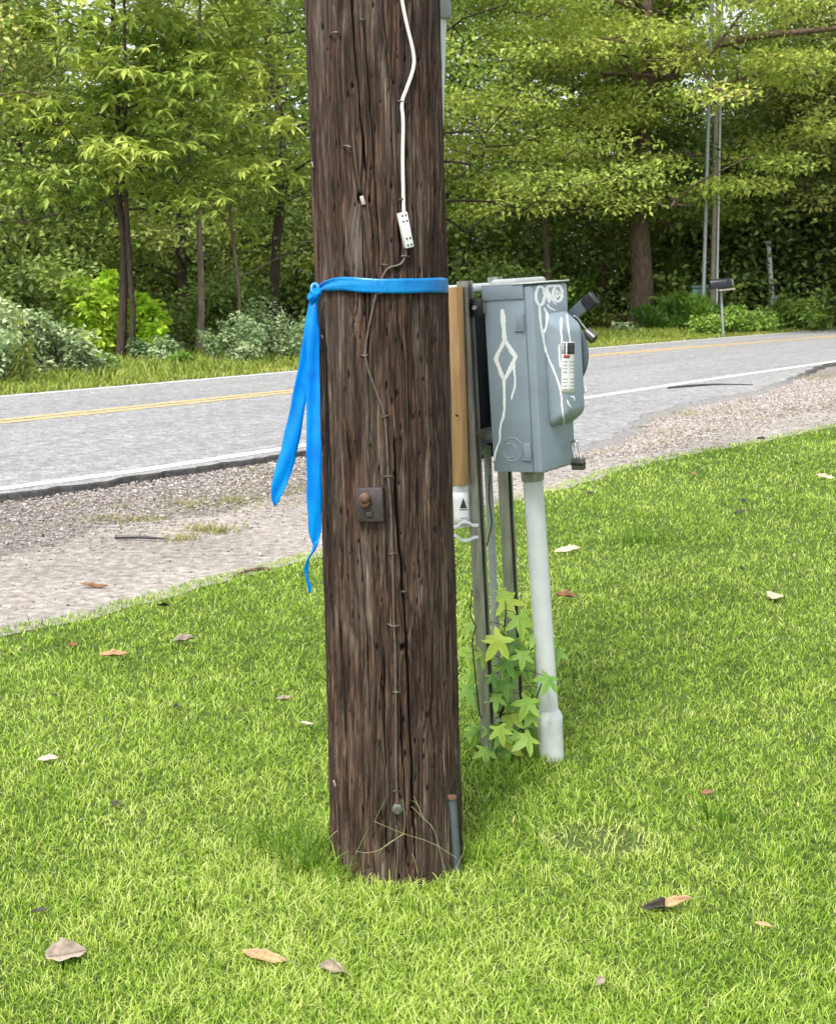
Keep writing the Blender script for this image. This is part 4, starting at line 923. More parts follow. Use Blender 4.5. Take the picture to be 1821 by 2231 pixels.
mbs.tube([Vector(trunk[0]), at(1140, 1600, 4.12), at(1165, 1530, 4.08), at(1180, 1490, 4.0)], .0022, 5)
for k in range(34):
    yy_ = rs.uniform(1380, 1640); leafpos.append((rs.uniform(1030, 1205 if yy_ < 1500 else 1150), yy_, rs.uniform(.03, .045), rs.uniform(.1, .55)))
for k, (x, y, sz, tn) in enumerate(leafpos):
    sz *= 1.22
    Yl = base[1] + rs.uniform(-.16, .02); c = np.array(at(x, y, Yl))
    if x > 1180 and y < 1440: c = np.array(at(x, y, base[1] + .05))
    nv = np.array([rs.normal() * .35, -.75, .65 + rs.normal() * .2]); nv /= np.linalg.norm(nv); dn_ = np.array([rs.normal() * .4, -.3, -1.0]); dn_ -= nv * dn_.dot(nv); dn_ /= np.linalg.norm(dn_); sd_ = np.cross(nv, dn_)
    lobes = [(-128, .72), (-62, .95), (0, 1.12), (62, .95), (128, .72)]; ring = []
    for i, (a, l) in enumerate(lobes):
        for da, ll in ((-31, .40), (-14, .70), (0, 1), (14, .70), (31, .40)): ring.append((a + da, l * ll))
    vs = [c + nv * .004]
    for a, l in ring: r_ = l * sz; v = c + dn_ * math.cos(rad(a)) * r_ + sd_ * math.sin(rad(a)) * r_ - nv * (l ** 2) * sz * .28 * rs.uniform(.7, 1.3); vs.append(v)
    o0 = len(SV); SV += vs; m_ = len(ring); ST += [tn] + [min(1, tn + .08)] * m_
    SF += [(o0, o0 + 1 + i, o0 + 1 + (i + 1) % m_) for i in range(m_)]
    tp = min(trunk, key=lambda q: np.linalg.norm(q - c) + (0 if q[2] < c[2] + .02 else .1)); mbs.tube([Vector(tp), Vector((np.array(tp) + c) / 2 + np.array([0, 0, .012])), Vector(c - dn_ * sz * .1)], .0013, 4)
npmesh('foliage', np.array(SV), np.array(SF), M['star_leaf'], seed_t, tone=np.array(ST), smooth=False)
mbs.build('stem', M['bark_dark'], seed_t, smooth=True)

# ------------------------------------------------------------------ lawn grass
def blades(rs, X, Yy, H_, Wd, tone, bend=.9, z0=0.0):
    """curved blades of three segments"""
    n = len(X); a = rs.rand(n) * 6.28; b = a + rs.normal(size=n) * .8
    lean = rs.uniform(.1, 1.0, n) ** 1.0 * bend; k = 4; out = np.zeros((n, 7, 3)); dirx, diry = np.cos(a), np.sin(a)
    wx, wy = -np.sin(b), np.cos(b)
    hs_ = [0, .38, .74, 1.0]; ws = [1.0, .9, .6, 0]
    for i in range(4):
        f = hs_[i]; out_r = H_ * lean * f ** 1.7; hz = H_ * (f - .35 * lean * f ** 2.4)
        cx_ = X + dirx * out_r; cy_ = Yy + diry * out_r
        if i < 3:
            out[:, 2 * i] = np.stack([cx_ - wx * Wd * ws[i] / 2, cy_ - wy * Wd * ws[i] / 2, hz + z0], 1); out[:, 2 * i + 1] = np.stack([cx_ + wx * Wd * ws[i] / 2, cy_ + wy * Wd * ws[i] / 2, hz + z0], 1)
        else: out[:, 6] = np.stack([cx_, cy_, hz + z0], 1)
    i7 = np.arange(n)[:, None] * 7
    Fq_ = np.concatenate([i7 + np.array([[0, 1, 3, 2]]), i7 + np.array([[2, 3, 5, 4]])], 0); Ft = i7 + np.array([[4, 5, 6]])
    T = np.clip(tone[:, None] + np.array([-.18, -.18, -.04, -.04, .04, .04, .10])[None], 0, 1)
    return out.reshape(-1, 3), Fq_, Ft, T.ravel()
rs = np.random.RandomState(21)
n = 560000
d = np.exp(rs.uniform(math.log(1.9), math.log(26), n)); az = rs.uniform(rad(-25), rad(27), n)
X = np.sin(az) * d; Yy = np.cos(az) * d
tq = X * U2.x + Yy * U2.y; sq = -(X * N2.x + Yy * N2.y)
lim = np.interp(tq, tt, es); keep = sq < lim + rs.normal(size=n) * .02
keep &= ((X - pole_c(0)[0]) ** 2 + (Yy - PCY) ** 2) > (.170 + .012 * rs.rand(n)) ** 2
bare = gnd(1306, 1835); bd_ = np.hypot((X - bare.x) / .13, (Yy - bare.y) / .10); keep &= (bd_ > 1) | (rs.rand(n) < .30)
X, Yy, d = X[keep], Yy[keep], d[keep]; n = len(X)
far = np.clip((d - 3) / 9, 0, 1)
patch = pnoise(X + 20, Yy, .45, 71) * .5 + pnoise(X + 20, Yy, .16, 72) * .3 + pnoise(X + 20, Yy, 1.4, 73) * .5
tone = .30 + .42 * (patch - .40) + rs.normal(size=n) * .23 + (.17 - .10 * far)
dry = (rs.rand(n) < .035); tone[dry] = rs.uniform(.8, 1.0, dry.sum())
nb = np.hypot((X - bare.x) / .17, (Yy - bare.y) / .13) < 1; tone[nb & (rs.rand(n) < .55)] = .95
long_ = rs.rand(n) < .006; pd = np.hypot(X - pole_c(0)[0], Yy - PCY); near = pd < .32; hgt = (.015 + .016 * rs.rand(n)) * (0.75 + .5 * pnoise(X + 9, Yy, .25, 74)); hgt[near] *= 1.35; hgt[(pd < .40) & (X < pole_c(0)[0])] *= 1.25
nr = np.hypot(X - base_near.x, Yy - base_near.y) < .2; hgt[nr] *= 1.5
hgt[long_] *= 2.3; tone[long_] -= .25; blot = pnoise(X + 5, Yy, .07, 75) - .5; tone += .22 * blot; hgt *= 1 + .4 * blot
wd = (.0018 + .0013 * rs.rand(n)) * (1 + .22 * (d - 3).clip(0)); hgt *= 1 + .02 * (d - 3).clip(0)
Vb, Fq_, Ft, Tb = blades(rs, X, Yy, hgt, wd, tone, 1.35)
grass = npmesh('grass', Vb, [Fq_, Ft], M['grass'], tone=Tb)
tagp(grass, 'short bright green lawn grass covering the foreground', 'grass', kind='stuff')

# long weedy tufts standing out of the lawn
def tuft(px, py, n, h, w, spread, tn, label, seed, z=0.0, name='grass_tuft', mat='grass', bend=.8):
    rs = np.random.RandomState(seed); c = gnd(px, py); X = c.x + rs.normal(size=n) * spread; Yy = c.y + rs.normal(size=n) * spread * .8
    o_ = np.argsort(X); X, Yy = X[o_], Yy[o_]
    Vb, a, b_, T = blades(rs, X, Yy, h * rs.uniform(.5, 1.1, n), np.full(n, w), np.clip(tn + rs.normal(size=n) * .1, 0, 1), bend, z)
    i7 = np.arange(n - 1)[:, None] * 7; b_ = np.concatenate([b_, i7 + np.array([[0, 7, 8]])], 0)      # creeping runners tie the blades together
    o = npmesh(name, Vb, [a, b_], M[mat], origin=tuple(c), tone=T); tagp(o, label, 'grass tuft', 'coarse grass tufts'); return o
tuft(1390, 1185, 90, .13, .005, .09, .22, 'dark coarse grass tuft right of the white conduit, below the gravel', 1)
tuft(1565, 1795, 26, .085, .005, .025, .12, 'small dark broad-bladed tuft in the right foreground lawn', 2)
tuft(425, 1995, 5, .10, .003, .006, .15, 'two or three tall thin blades in the left foreground', 3, bend=.3)
tuft(520, 1265 + 30, 1500 // 60, .05, .004, .05, .15, 'low dark tuft at the edge of the dirt strip on the left', 4)
tuft(690, 1895, 230, .13, .0032, .055, .16, 'long bluish tuft leaning on the left foot of the wooden pole', 5, bend=1.3)
tuft(1030, 1880, 110, .08, .003, .05, .42, 'pale tuft right of the pipe stub', 6, bend=1.2)
tuft(745, 1918, 110, .08, .003, .04, .3, 'pale fringe of grass along the front left foot of the wooden pole', 61, bend=1.2)
tuft(940, 1915, 50, .055, .003, .05, .5, 'thin fringe of grass along the front right foot of the wooden pole', 62, bend=1.2)
tuft(610, 1860, 110, .14, .003, .06, .14, 'dark long-bladed tuft a little left of the wooden pole', 63, bend=1.5)
tuft(1085, 1680, 120, .07, .003, .07, .35, 'grass clump round the foot of the rack posts', 7, bend=1.2)
tuft(1040, 1640, 60, .07, .003, .03, .2, 'shady tuft just right of the wooden pole near the posts', 8, bend=1.1)
tuft(150, 1750, 7, .12, .003, .03, .35, 'stray long blades in the left lawn', 9, bend=1.4)
tuft(1500, 1590, 16, .09, .0035, .08, .28, 'thin long blades right of the white conduit foot', 10, bend=1.0)
M['dry'] = leafmat('dry_yellow_grass', [(0.14, 0.15, 0.04), (0.24, 0.23, 0.07), (0.36, 0.33, 0.13), (0.50, 0.44, 0.24)], 0.6, 0.2)
for k, (px, py, n_, h, spd, lb) in enumerate([(300, 1135, 45, .05, .10, 'small yellowish tuft on the gravel near the road edge, left'), (430, 1100, 50, .05, .13, 'thin tuft on the gravel left of the blue tails'), (520, 1093, 45, .05, .10, 'dry tuft on gravel beside the lower blue tail'),
        (470, 1160, 90, .07, .09, 'largest yellow tuft at the end of the black stick'), (395, 1178, 50, .05, .06, 'dry brown tuft touching the black stick'), (1310, 935, 90, .07, .17, 'long dry tuft on gravel right of the switch box'),
        (1400, 900, 110, .08, .24, 'yellow tuft between asphalt and gravel on the right'), (1545, 865, 80, .06, .25, 'dry tuft along the white line on the right'), (1495, 905, 50, .06, .2, 'small tuft on the right-hand gravel'), (1775, 825, 80, .09, .25, 'tuft beside the dark road edge at far right'), (1290, 955, 40, .06, .06, 'greenish tuft on the gravel next to the hanging padlock')]):
    tuft(px, py, int(n_ * 1.8), h * 1.15, .006, spd, .45, lb, 30 + k, 0.0, mat='dry', bend=1.5)
rs = np.random.RandomState(44); n = 9000
cl_ = []
for k in range(150):
    t_ = rs.uniform(1.5, 22); f_ = rs.uniform(.35, .95); a1 = float(np.interp(t_, tt, es)); a2 = float(np.interp(t_, tt, as_)); cl_.append((t_, a1 + (a2 - a1) * f_, rs.uniform(.03, .16), rs.rand()))
cl_ = np.array(cl_); ii = rs.randint(0, len(cl_), n); tq = cl_[ii, 0] + rs.normal(size=n) * cl_[ii, 2] * 1.8; sq = cl_[ii, 1] + rs.normal(size=n) * cl_[ii, 2] * .7
X = U2.x * tq - N2.x * sq; Yy = U2.y * tq - N2.y * sq; keep = sq < np.interp(tq, tt, as_) + .02; X, Yy, ii = X[keep], Yy[keep], ii[keep]; n = len(X)
Vb, a, b_, T = blades(rs, X, Yy, .012 + .03 * rs.rand(n), np.full(n, .0045), np.clip(.2 + .6 * cl_[ii, 3] + rs.normal(size=n) * .15, 0, 1), 1.6)
tagp(npmesh('shoulder_weeds', Vb, [a, b_], M['dry'], tone=T), 'sparse low weeds sprinkled over the gravel shoulder', 'weeds', kind='stuff')
# seed stalks crossing the foot of the pole
cg = thing('crabgrass', 'dry seed stalks crossing the foot of the wooden pole', 'weed', tuple(gnd(860, 1925)))
mbg = MB()
def st(pxs, w=.0012, Y0=3.08):
    mbg.tube([at(x, y, Y0 + .006 * i) for i, (x, y) in enumerate(smooth_px(pxs, 1))], w * .5, 5)
st([(970, 1905), (955, 1840), (945, 1805), (925, 1785)], .0014); st([(925, 1787), (905, 1765), (896, 1758)], .0012); st([(923, 1785), (908, 1750), (898, 1745)], .0012); st([(921, 1780), (906, 1745), (901, 1735)])
st([(995, 1870), (940, 1835), (880, 1818), (815, 1790)], .0012); st([(880, 1818), (840, 1840), (825, 1862)], .0016); st([(878, 1820), (884, 1790), (877, 1742)], .0012); st([(775, 1855), (800, 1860), (830, 1852), (876, 1818)], .0018)
st([(985, 1905), (1005, 1870), (1014, 1845)], .0012); st([(712, 1830), (735, 1810)], .0018); st([(910, 1905), (905, 1880), (897, 1860)], .0012)
M['stalk'] = simple('dry_straw', (0.20, 0.20, 0.09), 0.7, 0, 0.2, 60, 0.05); mbg.build('stalk', M['stalk'], cg, smooth=True)
rs = np.random.RandomState(77)
bx = [(775, 1862, 812, 1790), (815, 1790, 858, 1715), (770, 1865, 790, 1890)]
Vb = []; 
mbl = MB()
for (x0, y0, x1, y1), w in zip(bx, (.0045, .003, .0045)):
    a, b = at(x0, y0, 3.09), at(x1, y1, 3.10); m_ = (a + b) / 2 + Vector((-.003, -.004, .0)); sdv = Vector((.5, -.6, .5)).normalized()
    mbl.add([a - sdv * w / 2, a + sdv * w / 2, m_ + sdv * w / 2, m_ - sdv * w / 2, b], [(0, 1, 2, 3), (3, 2, 4)])
M['green_blade'] = simple('dark_green_blade', (0.07, 0.13, 0.03), 0.5, 0, 0.2, 60, 0.05); mbl.build('blade', M['green_blade'], cg, smooth=True)

# ------------------------------------------------------------------ fallen leaves and litter
LM = {}
for k, c in dict(cream=(0.50, 0.41, 0.28), tan=(0.38, 0.24, 0.12), brown=(0.22, 0.11, 0.05), dark=(0.035, 0.03, 0.02), greyb=(0.26, 0.21, 0.16), pale=(0.42, 0.35, 0.28)).items(): LM[k] = simple(k + '_dry_leaf', c, 0.65, 0, 0.35, 40, 0.3)
def dead_leaf(px, py, wpx, col, ang, curl, label, seed, ratio=.45, lift=.016, col2=None, z=0.0, stem=True, name='fallen_leaf'):
    rs = np.random.RandomState(seed); c = gnd(px, py, lift + z); dep = c.y * cp + (CAM_H - c.z) * sp; Lm = wpx / F_PX * dep; a = rad(ang)
    X_ = Vector((math.cos(a), math.sin(a) * .8, rs.uniform(-.1, .15))).normalized(); Z_ = Vector((rs.normal() * .15, -.45, .85)).normalized(); Yx = Z_.cross(X_).normalized()
    rows = []; nx, ny = 12, 6
    for i in range(nx + 1):
        f = i / nx; w_ = Lm * ratio * (math.sin(math.pi * min(1, f * .98 + .02)) ** .7) * .5 * (1 + .12 * math.sin(i * 2.1 + seed)); row = []
        for j in range(ny + 1):
            g_ = j / ny * 2 - 1; zc = curl * w_ * g_ * g_ * (1.2 + .3 * math.sin(i + seed)) + .10 * Lm * math.sin(f * 3.0 + seed) * .5 + (f - .5) ** 2 * Lm * .3
            row.append(c + X_ * (f - .5) * Lm + Yx * g_ * w_ * (1 - .25 * abs(curl)) + Z_ * zc)
        rows.append(row)
    t = thing(name, label, 'leaf', (c.x, c.y, z), 'fallen leaves')
    k = ny + 1; vs = [p for r in rows for p in r]; mid = ny // 2
    def half(j0, j1, mat):
        mb = MB(); ids = []; rr = [[rows[i][j] for j in range(j0, j1 + 1)] for i in range(nx + 1)]; kk = j1 - j0 + 1
        mb.add([p for r in rr for p in r], [(i * kk + j, i * kk + j + 1, (i + 1) * kk + j + 1, (i + 1) * kk + j) for i in range(nx) for j in range(kk - 1)])
        o = mb.build('blade', mat, t, smooth=True); s_ = o.modifiers.new('t', 'SOLIDIFY'); s_.thickness = .0006
    if col2 and ratio < .3:
        for r0_, r1_, mt_ in ((0, nx // 2, LM[col2]), (nx // 2, nx, LM[col])):
            mb = MB(); rr = rows[r0_:r1_ + 1]; kk = ny + 1; mb.add([p for r in rr for p in r], [(i * kk + j, i * kk + j + 1, (i + 1) * kk + j + 1, (i + 1) * kk + j) for i in range(r1_ - r0_) for j in range(ny)])
            o = mb.build('blade', mt_, t, smooth=True); s_ = o.modifiers.new('t', 'SOLIDIFY'); s_.thickness = .0006
    elif col2: half(0, mid, LM[col]); half(mid, ny, LM[col2])
    else: half(0, ny, LM[col])
    if stem:
        e = rows[-1][mid]; mb = MB(); mb.tube([e - X_ * Lm * .15, e + X_ * Lm * .12, e + X_ * Lm * .28 + Vector((0, 0, -.004))], .0009, 5); mb.build('stalk', M['stalk'], t)
for i, a in enumerate([
    (147, 2082, 88, 'pale', 35, .5, 'large folded leaf, half grey-brown half pale pink, bottom left corner', 1, .75, .02, 'greyb'),
    (577, 2088, 108, 'tan', -22, .6, 'long tan curled leaf lying left of centre at the bottom', 2, .30, .02),
    (725, 2112, 66, 'greyb', -38, .8, 'grey-brown leaf just right of the long tan curled leaf', 3, .55, .02),
    (1450, 1973, 112, 'tan', 4, .9, 'long leaf, dark at one end and tan at the other, bottom right lawn', 4, .28, .022, 'dark'),
    (1686, 1302, 50, 'cream', 70, .4, 'bright cream leaf lying alone on the right side of the lawn', 5, .8, .018),
    (1235, 1201, 58, 'cream', 3, .5, 'cream leaf just right of the white conduit', 6, .35, .018),
    (1233, 1301, 50, 'brown', 12, .8, 'rusty brown leaf right of the conduit, below the cream one', 7, .45, .025),
    (250, 1428, 62, 'brown', 5, .8, 'reddish brown leaf in the upper left lawn', 8, .32, .02, 'tan'),
    (357, 1320, 34, 'dark', 60, .7, 'blackish crumpled leaf near the dirt edge on the left', 9, .7, .02),
    (399, 1395, 46, 'greyb', 5, .9, 'grey-brown arched leaf in the upper left lawn', 10, .5, .028),
    (160, 1407, 34, 'brown', 70, .7, 'small brown leaf left of the reddish brown one', 11, .5, .02),
    (386, 1540, 34, 'greyb', 85, .7, 'small upright grey leaf in the middle of the left lawn', 12, .4, .02, 'dark'),
    (105, 1656, 46, 'pale', 12, .6, 'pale greyish leaf at the left edge, mid lawn', 13, .42, .02),
    (252, 1752, 26, 'dark', 0, .6, 'tiny black leaf in the left lawn', 14, .5, .02),
    (620, 1522, 36, 'greyb', 20, .7, 'grey leaf left of the wooden pole at mid height of the lawn', 15, .4, .018),
    (667, 1577, 32, 'pale', -30, .7, 'little pale leaf close to the left side of the pole', 16, .35, .018),
    (85, 1985, 36, 'dark', 30, .6, 'small dark curled leaf near the left edge, above the pink one', 17, .35, .026),
    (1306, 2140, 32, 'greyb', 60, .5, 'small grey leaf at the bottom, right of centre', 18, .7, .024),
    (1663, 2017, 40, 'tan', -20, .6, 'shredded tan leaf in the lower right lawn', 19, .3, .022),
    (1541, 1729, 34, 'brown', 30, .6, 'small brown leaf above the dark tuft on the right', 20, .5, .02),
    (1797, 1040, 42, 'cream', -8, .5, 'whitish leaf at the right edge of the lawn', 21, .4, .018),
    (1511, 1032, 22, 'brown', 80, .5, 'small brown upright leaf near the gravel on the right', 23, .6, .018),
    (1620, 1093, 22, 'dark', 60, .6, 'black speck of leaf, upper of two in the right lawn', 24, .6, .018),
    (1612, 1118, 26, 'dark', 0, .6, 'black speck of leaf, lower of two in the right lawn', 25, .5, .018),
    (1616, 1240, 22, 'dark', 60, .6, 'dark crumpled leaf above the bright cream leaf', 26, .7, .018),
    (1735, 1010, 24, 'dark', 80, .6, 'dark small leaf near the upper right lawn edge', 27, .5, .018),
    (1286, 1075, 16, 'dark', 10, .6, 'tiny dark leaf at the lawn edge right of the conduit', 28, .7, .018),
    (120, 1515, 26, 'dark', -50, .6, 'dark narrow leaf at the left side of the lawn', 29, .35, .024)]):
    dead_leaf(*a[:10], **({'col2': a[10]} if len(a) > 10 else {}))
dead_leaf(208, 1277, 64, 'brown', -5, .9, 'curled red-brown leaf lying on the pink dirt, left', 22, .22, .014)
dead_leaf(1658, 957, 22, 'dark', 10, .9, 'dark leaf lying on the dirt at the right', 31, .4, .012)
dead_leaf(860, 1912, 40, 'pale', 15, .6, 'pale chip of leaf against the front foot of the pole', 32, .4, .02, stem=False)
mb = MB(); a = gnd(252, 1170, .02); b = gnd(362, 1174, .02); mb.tube([a, a + (b - a) * .05, (a + b) / 2 + Vector((0, 0, .004)), b], [.014, .010, .009, .006], 8)
tagp(mb.build('stick', M['black'], None, smooth=True), 'straight black stick lying on the gravel at the left', 'stick')
mb = MB(); a = gnd(503, 1258, .012); b = gnd(570, 1238, .012); mb.tube([a, (a + b) / 2 + Vector((0, 0, .01)), b, gnd(592, 1240, .01)], [.006, .009, .010, .005], 8)
tagp(mb.build('bark_strip', M['bark'], None, smooth=True), 'dark strip of bark on the border between dirt and lawn', 'bark')
mb = MB(); mb.tube([gnd(1350, 927, .02), gnd(1385, 930, .02), gnd(1418, 929, .01)], .008, 6)
tagp(mb.build('stick', M['twig_grey'], None, smooth=True), 'pale brown twig on the gravel right of the switch box', 'stick')
mb = MB(); a = gnd(1392, 852, RZ); pts = [gnd(x, y, RZ + .004) for x, y in [(1455, 846), (1500, 842), (1560, 838), (1640, 838)]]; mb.tube(pts, [.02, .03, .02, .008], 6)
mb.build('road_crack', M['asphalt_edge'], None)['kind'] = 'structure'

# ------------------------------------------------------------------ far verge, woods
rs = np.random.RandomState(61); n = 70000
tq = rs.uniform(8, 62, n) ** 1.0; fs_t = np.interp(tq, tt, fs); wv = 1.1 + .5 * pnoise(tq, tq * 0, 3, 81); sq = fs_t - .02 + wv * 3.2 * rs.rand(n) ** 1.4
X = U2.x * tq - N2.x * sq; Yy = U2.y * tq - N2.y * sq
keep = (np.abs(np.arctan2(X, Yy)) < rad(25)); X, Yy, tq, sq = X[keep], Yy[keep], tq[keep], sq[keep]; n = len(X)
dist = np.interp(tq, tt, fs); outw = (sq - dist)
hgt = (.07 + .10 * rs.rand(n)) * (1 + .5 * outw.clip(0, 2)); wd = .012 + .0005 * Yy
tone = .45 + .35 * (pnoise(X + 30, Yy, 1.2, 82) - .5) + rs.normal(size=n) * .15 + .15 * (outw < .4)
Vb, a, b_, T = blades(rs, X, Yy, hgt, wd, tone, .9)
tagp(npmesh('verge_grass', Vb, [a, b_], M['verge'], tone=T), 'yellowish roadside grass along the far edge of the road', 'grass', kind='stuff')

def B(px, py): 
    p = gnd(px, py); return (p.x, p.y, 0.0)
def BY(px, Y):
    r = ray(px, 700); return (r.x / r.y * Y, Y, 0.0)
# near-left trees
make_tree('hickory_tree', 'dark twin-trunked tree at left with drooping yellowish leaf sprays', B(262, 796), 10.5, .085, .28, 2.3, 20, .55, M['leaf_yellow'], M['bark_dark'], 101, 'spray', L=.24, Wd=.085, nper=11, clump=(.75, .35), rise=.25, stems=2, per_limb=5)
make_tree('hickory_tree', 'pale thin-trunked tree just left of the wooden pole with big hanging leaves', B(432, 782), 9.0, .075, .36, 2.1, 16, .68, M['leaf_yellow'], M['bark_pale'], 102, 'spray', L=.30, Wd=.11, nper=9, clump=(.75, .35), rise=.30, lean=(.35, 0), per_limb=5)
make_tree('maple_tree', 'olive bushy tree filling the top left corner', BY(-140, 26), 11, .14, .22, 2.8, 26, .42, M['leaf_olive'], M['bark'], 103, 'leaf', L=.16, Wd=.10, nper=85, clump=(.8, .45), per_limb=5)
make_tree('maple_tree', 'leafy green tree between the pale trunk and the wooden pole', BY(600, 31), 12, .13, .18, 3.0, 26, .50, M['leaf_yellow'], M['bark_dark'], 104, 'leaf', L=.17, Wd=.10, nper=80, clump=(.9, .4), per_limb=5)
make_tree('maple_tree', 'shaded green tree behind the twin-trunked one', BY(400, 38), 10, .16, .12, 2.9, 26, .45, M['leaf_olive'], M['bark_dark'], 105, 'leaf', L=.19, Wd=.12, nper=80, clump=(1.0, .5), per_limb=5)
make_tree('maple_tree', 'bluish green tree low at the far left behind the shrubs', BY(60, 36), 8.3, .14, .08, 2.9, 26, .65, M['leaf_dark'], M['bark_dark'], 106, 'leaf', L=.18, Wd=.12, nper=90, clump=(1.0, .5), per_limb=5)
make_tree('slender_tree', 'leafless slanting sapling stems left of the wooden pole', BY(520, 29), 5.5, .05, .25, 2.2, 12, .35, M['leaf_olive'], M['bark_pale'], 107, 'leaf', L=.12, Wd=.07, nper=26, clump=(.7, .3), rise=.9, per_limb=3)
# big oak on the right
ob = B(1394, 722)
oy = ob[1]
limb = [tuple(at(x, y, yy)) for x, y, yy in [(1398, 300, oy), (1412, 215, oy - .3), (1470, 160, oy - .8), (1545, 100, oy - 1.4), (1640, 78, oy - 1.8), (1830, 60, oy - 2.0)]]
limb2 = [tuple(at(x, y, yy)) for x, y, yy in [(1545, 100, oy - 1.4), (1530, 150, oy - 1.5), (1508, 205, oy - 1.6)]]
make_tree('oak_tree', 'broad oak right of the pole with thick brown trunk and layered yellow-green branches', ob, 15, .40, .24, 6.6, 36, .62, M['leaf_yellow'], M['bark'], 110, 'leaf', L=.17, Wd=.10, nper=210, clump=(1.3, .34), rise=.16, per_limb=7, dome=.25,
          extra=[(limb, [.26, .24, .20, .15, .12, .07], 4), (limb2, [.05, .04, .02], 1), ([tuple(at(1394, 400, oy)), tuple(at(1385, 385, oy - 1.6)), tuple(at(1400, 380, oy - 3.2))], [.08, .06, .02], 8), ([tuple(at(1400, 260, oy)), tuple(at(1405, 235, oy - 1.6)), tuple(at(1385, 230, oy - 3.4))], [.08, .06, .02], 9), ([tuple(at(1405, 110, oy)), tuple(at(1415, 90, oy - 1.6)), tuple(at(1400, 80, oy - 3.4))], [.08, .06, .02], 8)], asym=(-.5, -.85, .38))
make_tree('beech_tree', 'lower leafy tree hanging over the boxes between the wooden pole and the oak', BY(960, 37), 12, .15, .27, 4.6, 28, .58, M['leaf_yellow'], M['bark_dark'], 111, 'leaf', L=.14, Wd=.085, nper=170, clump=(1.15, .32), rise=.12, per_limb=6, dome=.3, asym=(.9, -.2, .35))
make_tree('slender_tree', 'straight dark thin trunk left of the oak, nearer one of two', B(1306, 712), 11, .12, .45, 2.2, 12, .5, M['leaf_olive'], M['bark'], 112, 'leaf', L=.16, Wd=.1, nper=70, clump=(.9, .35), per_limb=4)
make_tree('slender_tree', 'paler thin trunk between the dark thin one and the oak', B(1328, 706), 10, .10, .5, 2.2, 10, .5, M['leaf_olive'], M['bark_pale'], 113, 'leaf', L=.16, Wd=.1, nper=70, clump=(.9, .35), per_limb=4)
make_tree('slender_tree', 'crooked thin trunk seen just above the grey switch box', BY(1188, 44), 9, .13, .45, 2.2, 10, .5, M['leaf_olive'], M['bark'], 114, 'leaf', L=.16, Wd=.1, nper=70, clump=(.9, .35), per_limb=4)
make_tree('maple_tree', 'green tree behind the far metal pole at the right', BY(1690, 50), 9.5, .2, .35, 4.0, 28, .55, M['leaf_grey'], M['bark_dark'], 115, 'leaf', L=.2, Wd=.13, nper=110, clump=(1.2, .4), per_limb=6)
make_tree('maple_tree', 'olive tree leaning in from the right edge of the picture', BY(1840, 44), 13, .2, .28, 4.0, 28, .55, M['leaf_olive'], M['bark_dark'], 116, 'leaf', L=.19, Wd=.12, nper=110, clump=(1.1, .4), per_limb=6)
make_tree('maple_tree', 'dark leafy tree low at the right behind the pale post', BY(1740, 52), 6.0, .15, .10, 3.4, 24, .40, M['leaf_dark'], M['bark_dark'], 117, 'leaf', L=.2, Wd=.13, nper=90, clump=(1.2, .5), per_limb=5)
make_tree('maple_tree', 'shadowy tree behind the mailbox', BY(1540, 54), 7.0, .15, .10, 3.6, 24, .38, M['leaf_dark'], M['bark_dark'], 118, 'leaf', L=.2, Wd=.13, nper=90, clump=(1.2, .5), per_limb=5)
# dead branches at right
rsd = np.random.RandomState(5); mb = MB(); root = at(1850, 560, 48)
for x1, y1 in [(1635, 455), (1700, 500), (1660, 545), (1730, 590), (1690, 620), (1760, 470), (1745, 640)]:
    pts = wander(rsd, np.array(at(1850, 430 + (y1 - 455) * .8, 48)), np.array(at(x1, y1, 47 + rsd.rand())), 7, .45); mb.tube(pts, [.045, .04, .034, .028, .022, .018, .012, .007], 5)
    for k in range(5):
        q = pts[2 + k]; mb.tube(wander(rsd, q, q + rsd.normal(size=3) * np.array([.6, .3, .5]), 3, .4), [.014, .011, .008, .004], 4)
tr_ = MB(); bt0 = thing('dead_tree', 'bare grey tangled branches at the right edge above the bushes', 'tree', BY(1850, 48)); 
tr_.tube(wander(rsd, np.array(BY(1850, 48)), np.array(at(1850, 300, 48)), 6, .2), [.16, .14, .13, .12, .1, .08, .05], 8); tr_.build('trunk', M['bark'], bt0, smooth=True); mb.build('branches', M['twig_grey'], bt0, smooth=True)

# distant woods: one mass of foliage behind everything
rs = np.random.RandomState(90); C = []; R = []
for k in range(3000):
    az = rs.uniform(rad(-30), rad(32)); dpt = rs.uniform(44, 74) if az > rad(2) else rs.uniform(42, 66)
    px = math.degrees(az)
    hmax = 17.0
    gap = max(math.exp(-((px + 13.6) / 2.4) ** 2), math.exp(-((px + 10.2) / 1.5) ** 2) * .8, math.exp(-((px - 12.3) / 1.9) ** 2) * .95)
    hmax = 17.0 - 10.5 * gap
    z = rs.uniform(0.3, hmax * (dpt / 60)); C.append((math.sin(az) * dpt, math.cos(az) * dpt, z)); R.append(rs.uniform(.7, 1.3))
for k in range(900):
    az = rs.uniform(rad(-28), rad(30)); dpt = rs.uniform(53, 62); C.append((math.sin(az) * dpt, math.cos(az) * dpt, rs.uniform(.2, 6.5))); R.append(rs.uniform(.7, 1.1))
C = np.array(C); R = np.array(R)
V1, F1, T1 = crown(rs, C, R * 1.8, R * 1.1, 120, .25, .15, .42, 'leaf', .8, .15, .27)
tagp(npmesh('distant_woods', V1, F1, M['leaf_dark'], tone=T1), 'deep dark green wood closing the view behind the nearer trees', 'woods', kind='stuff')

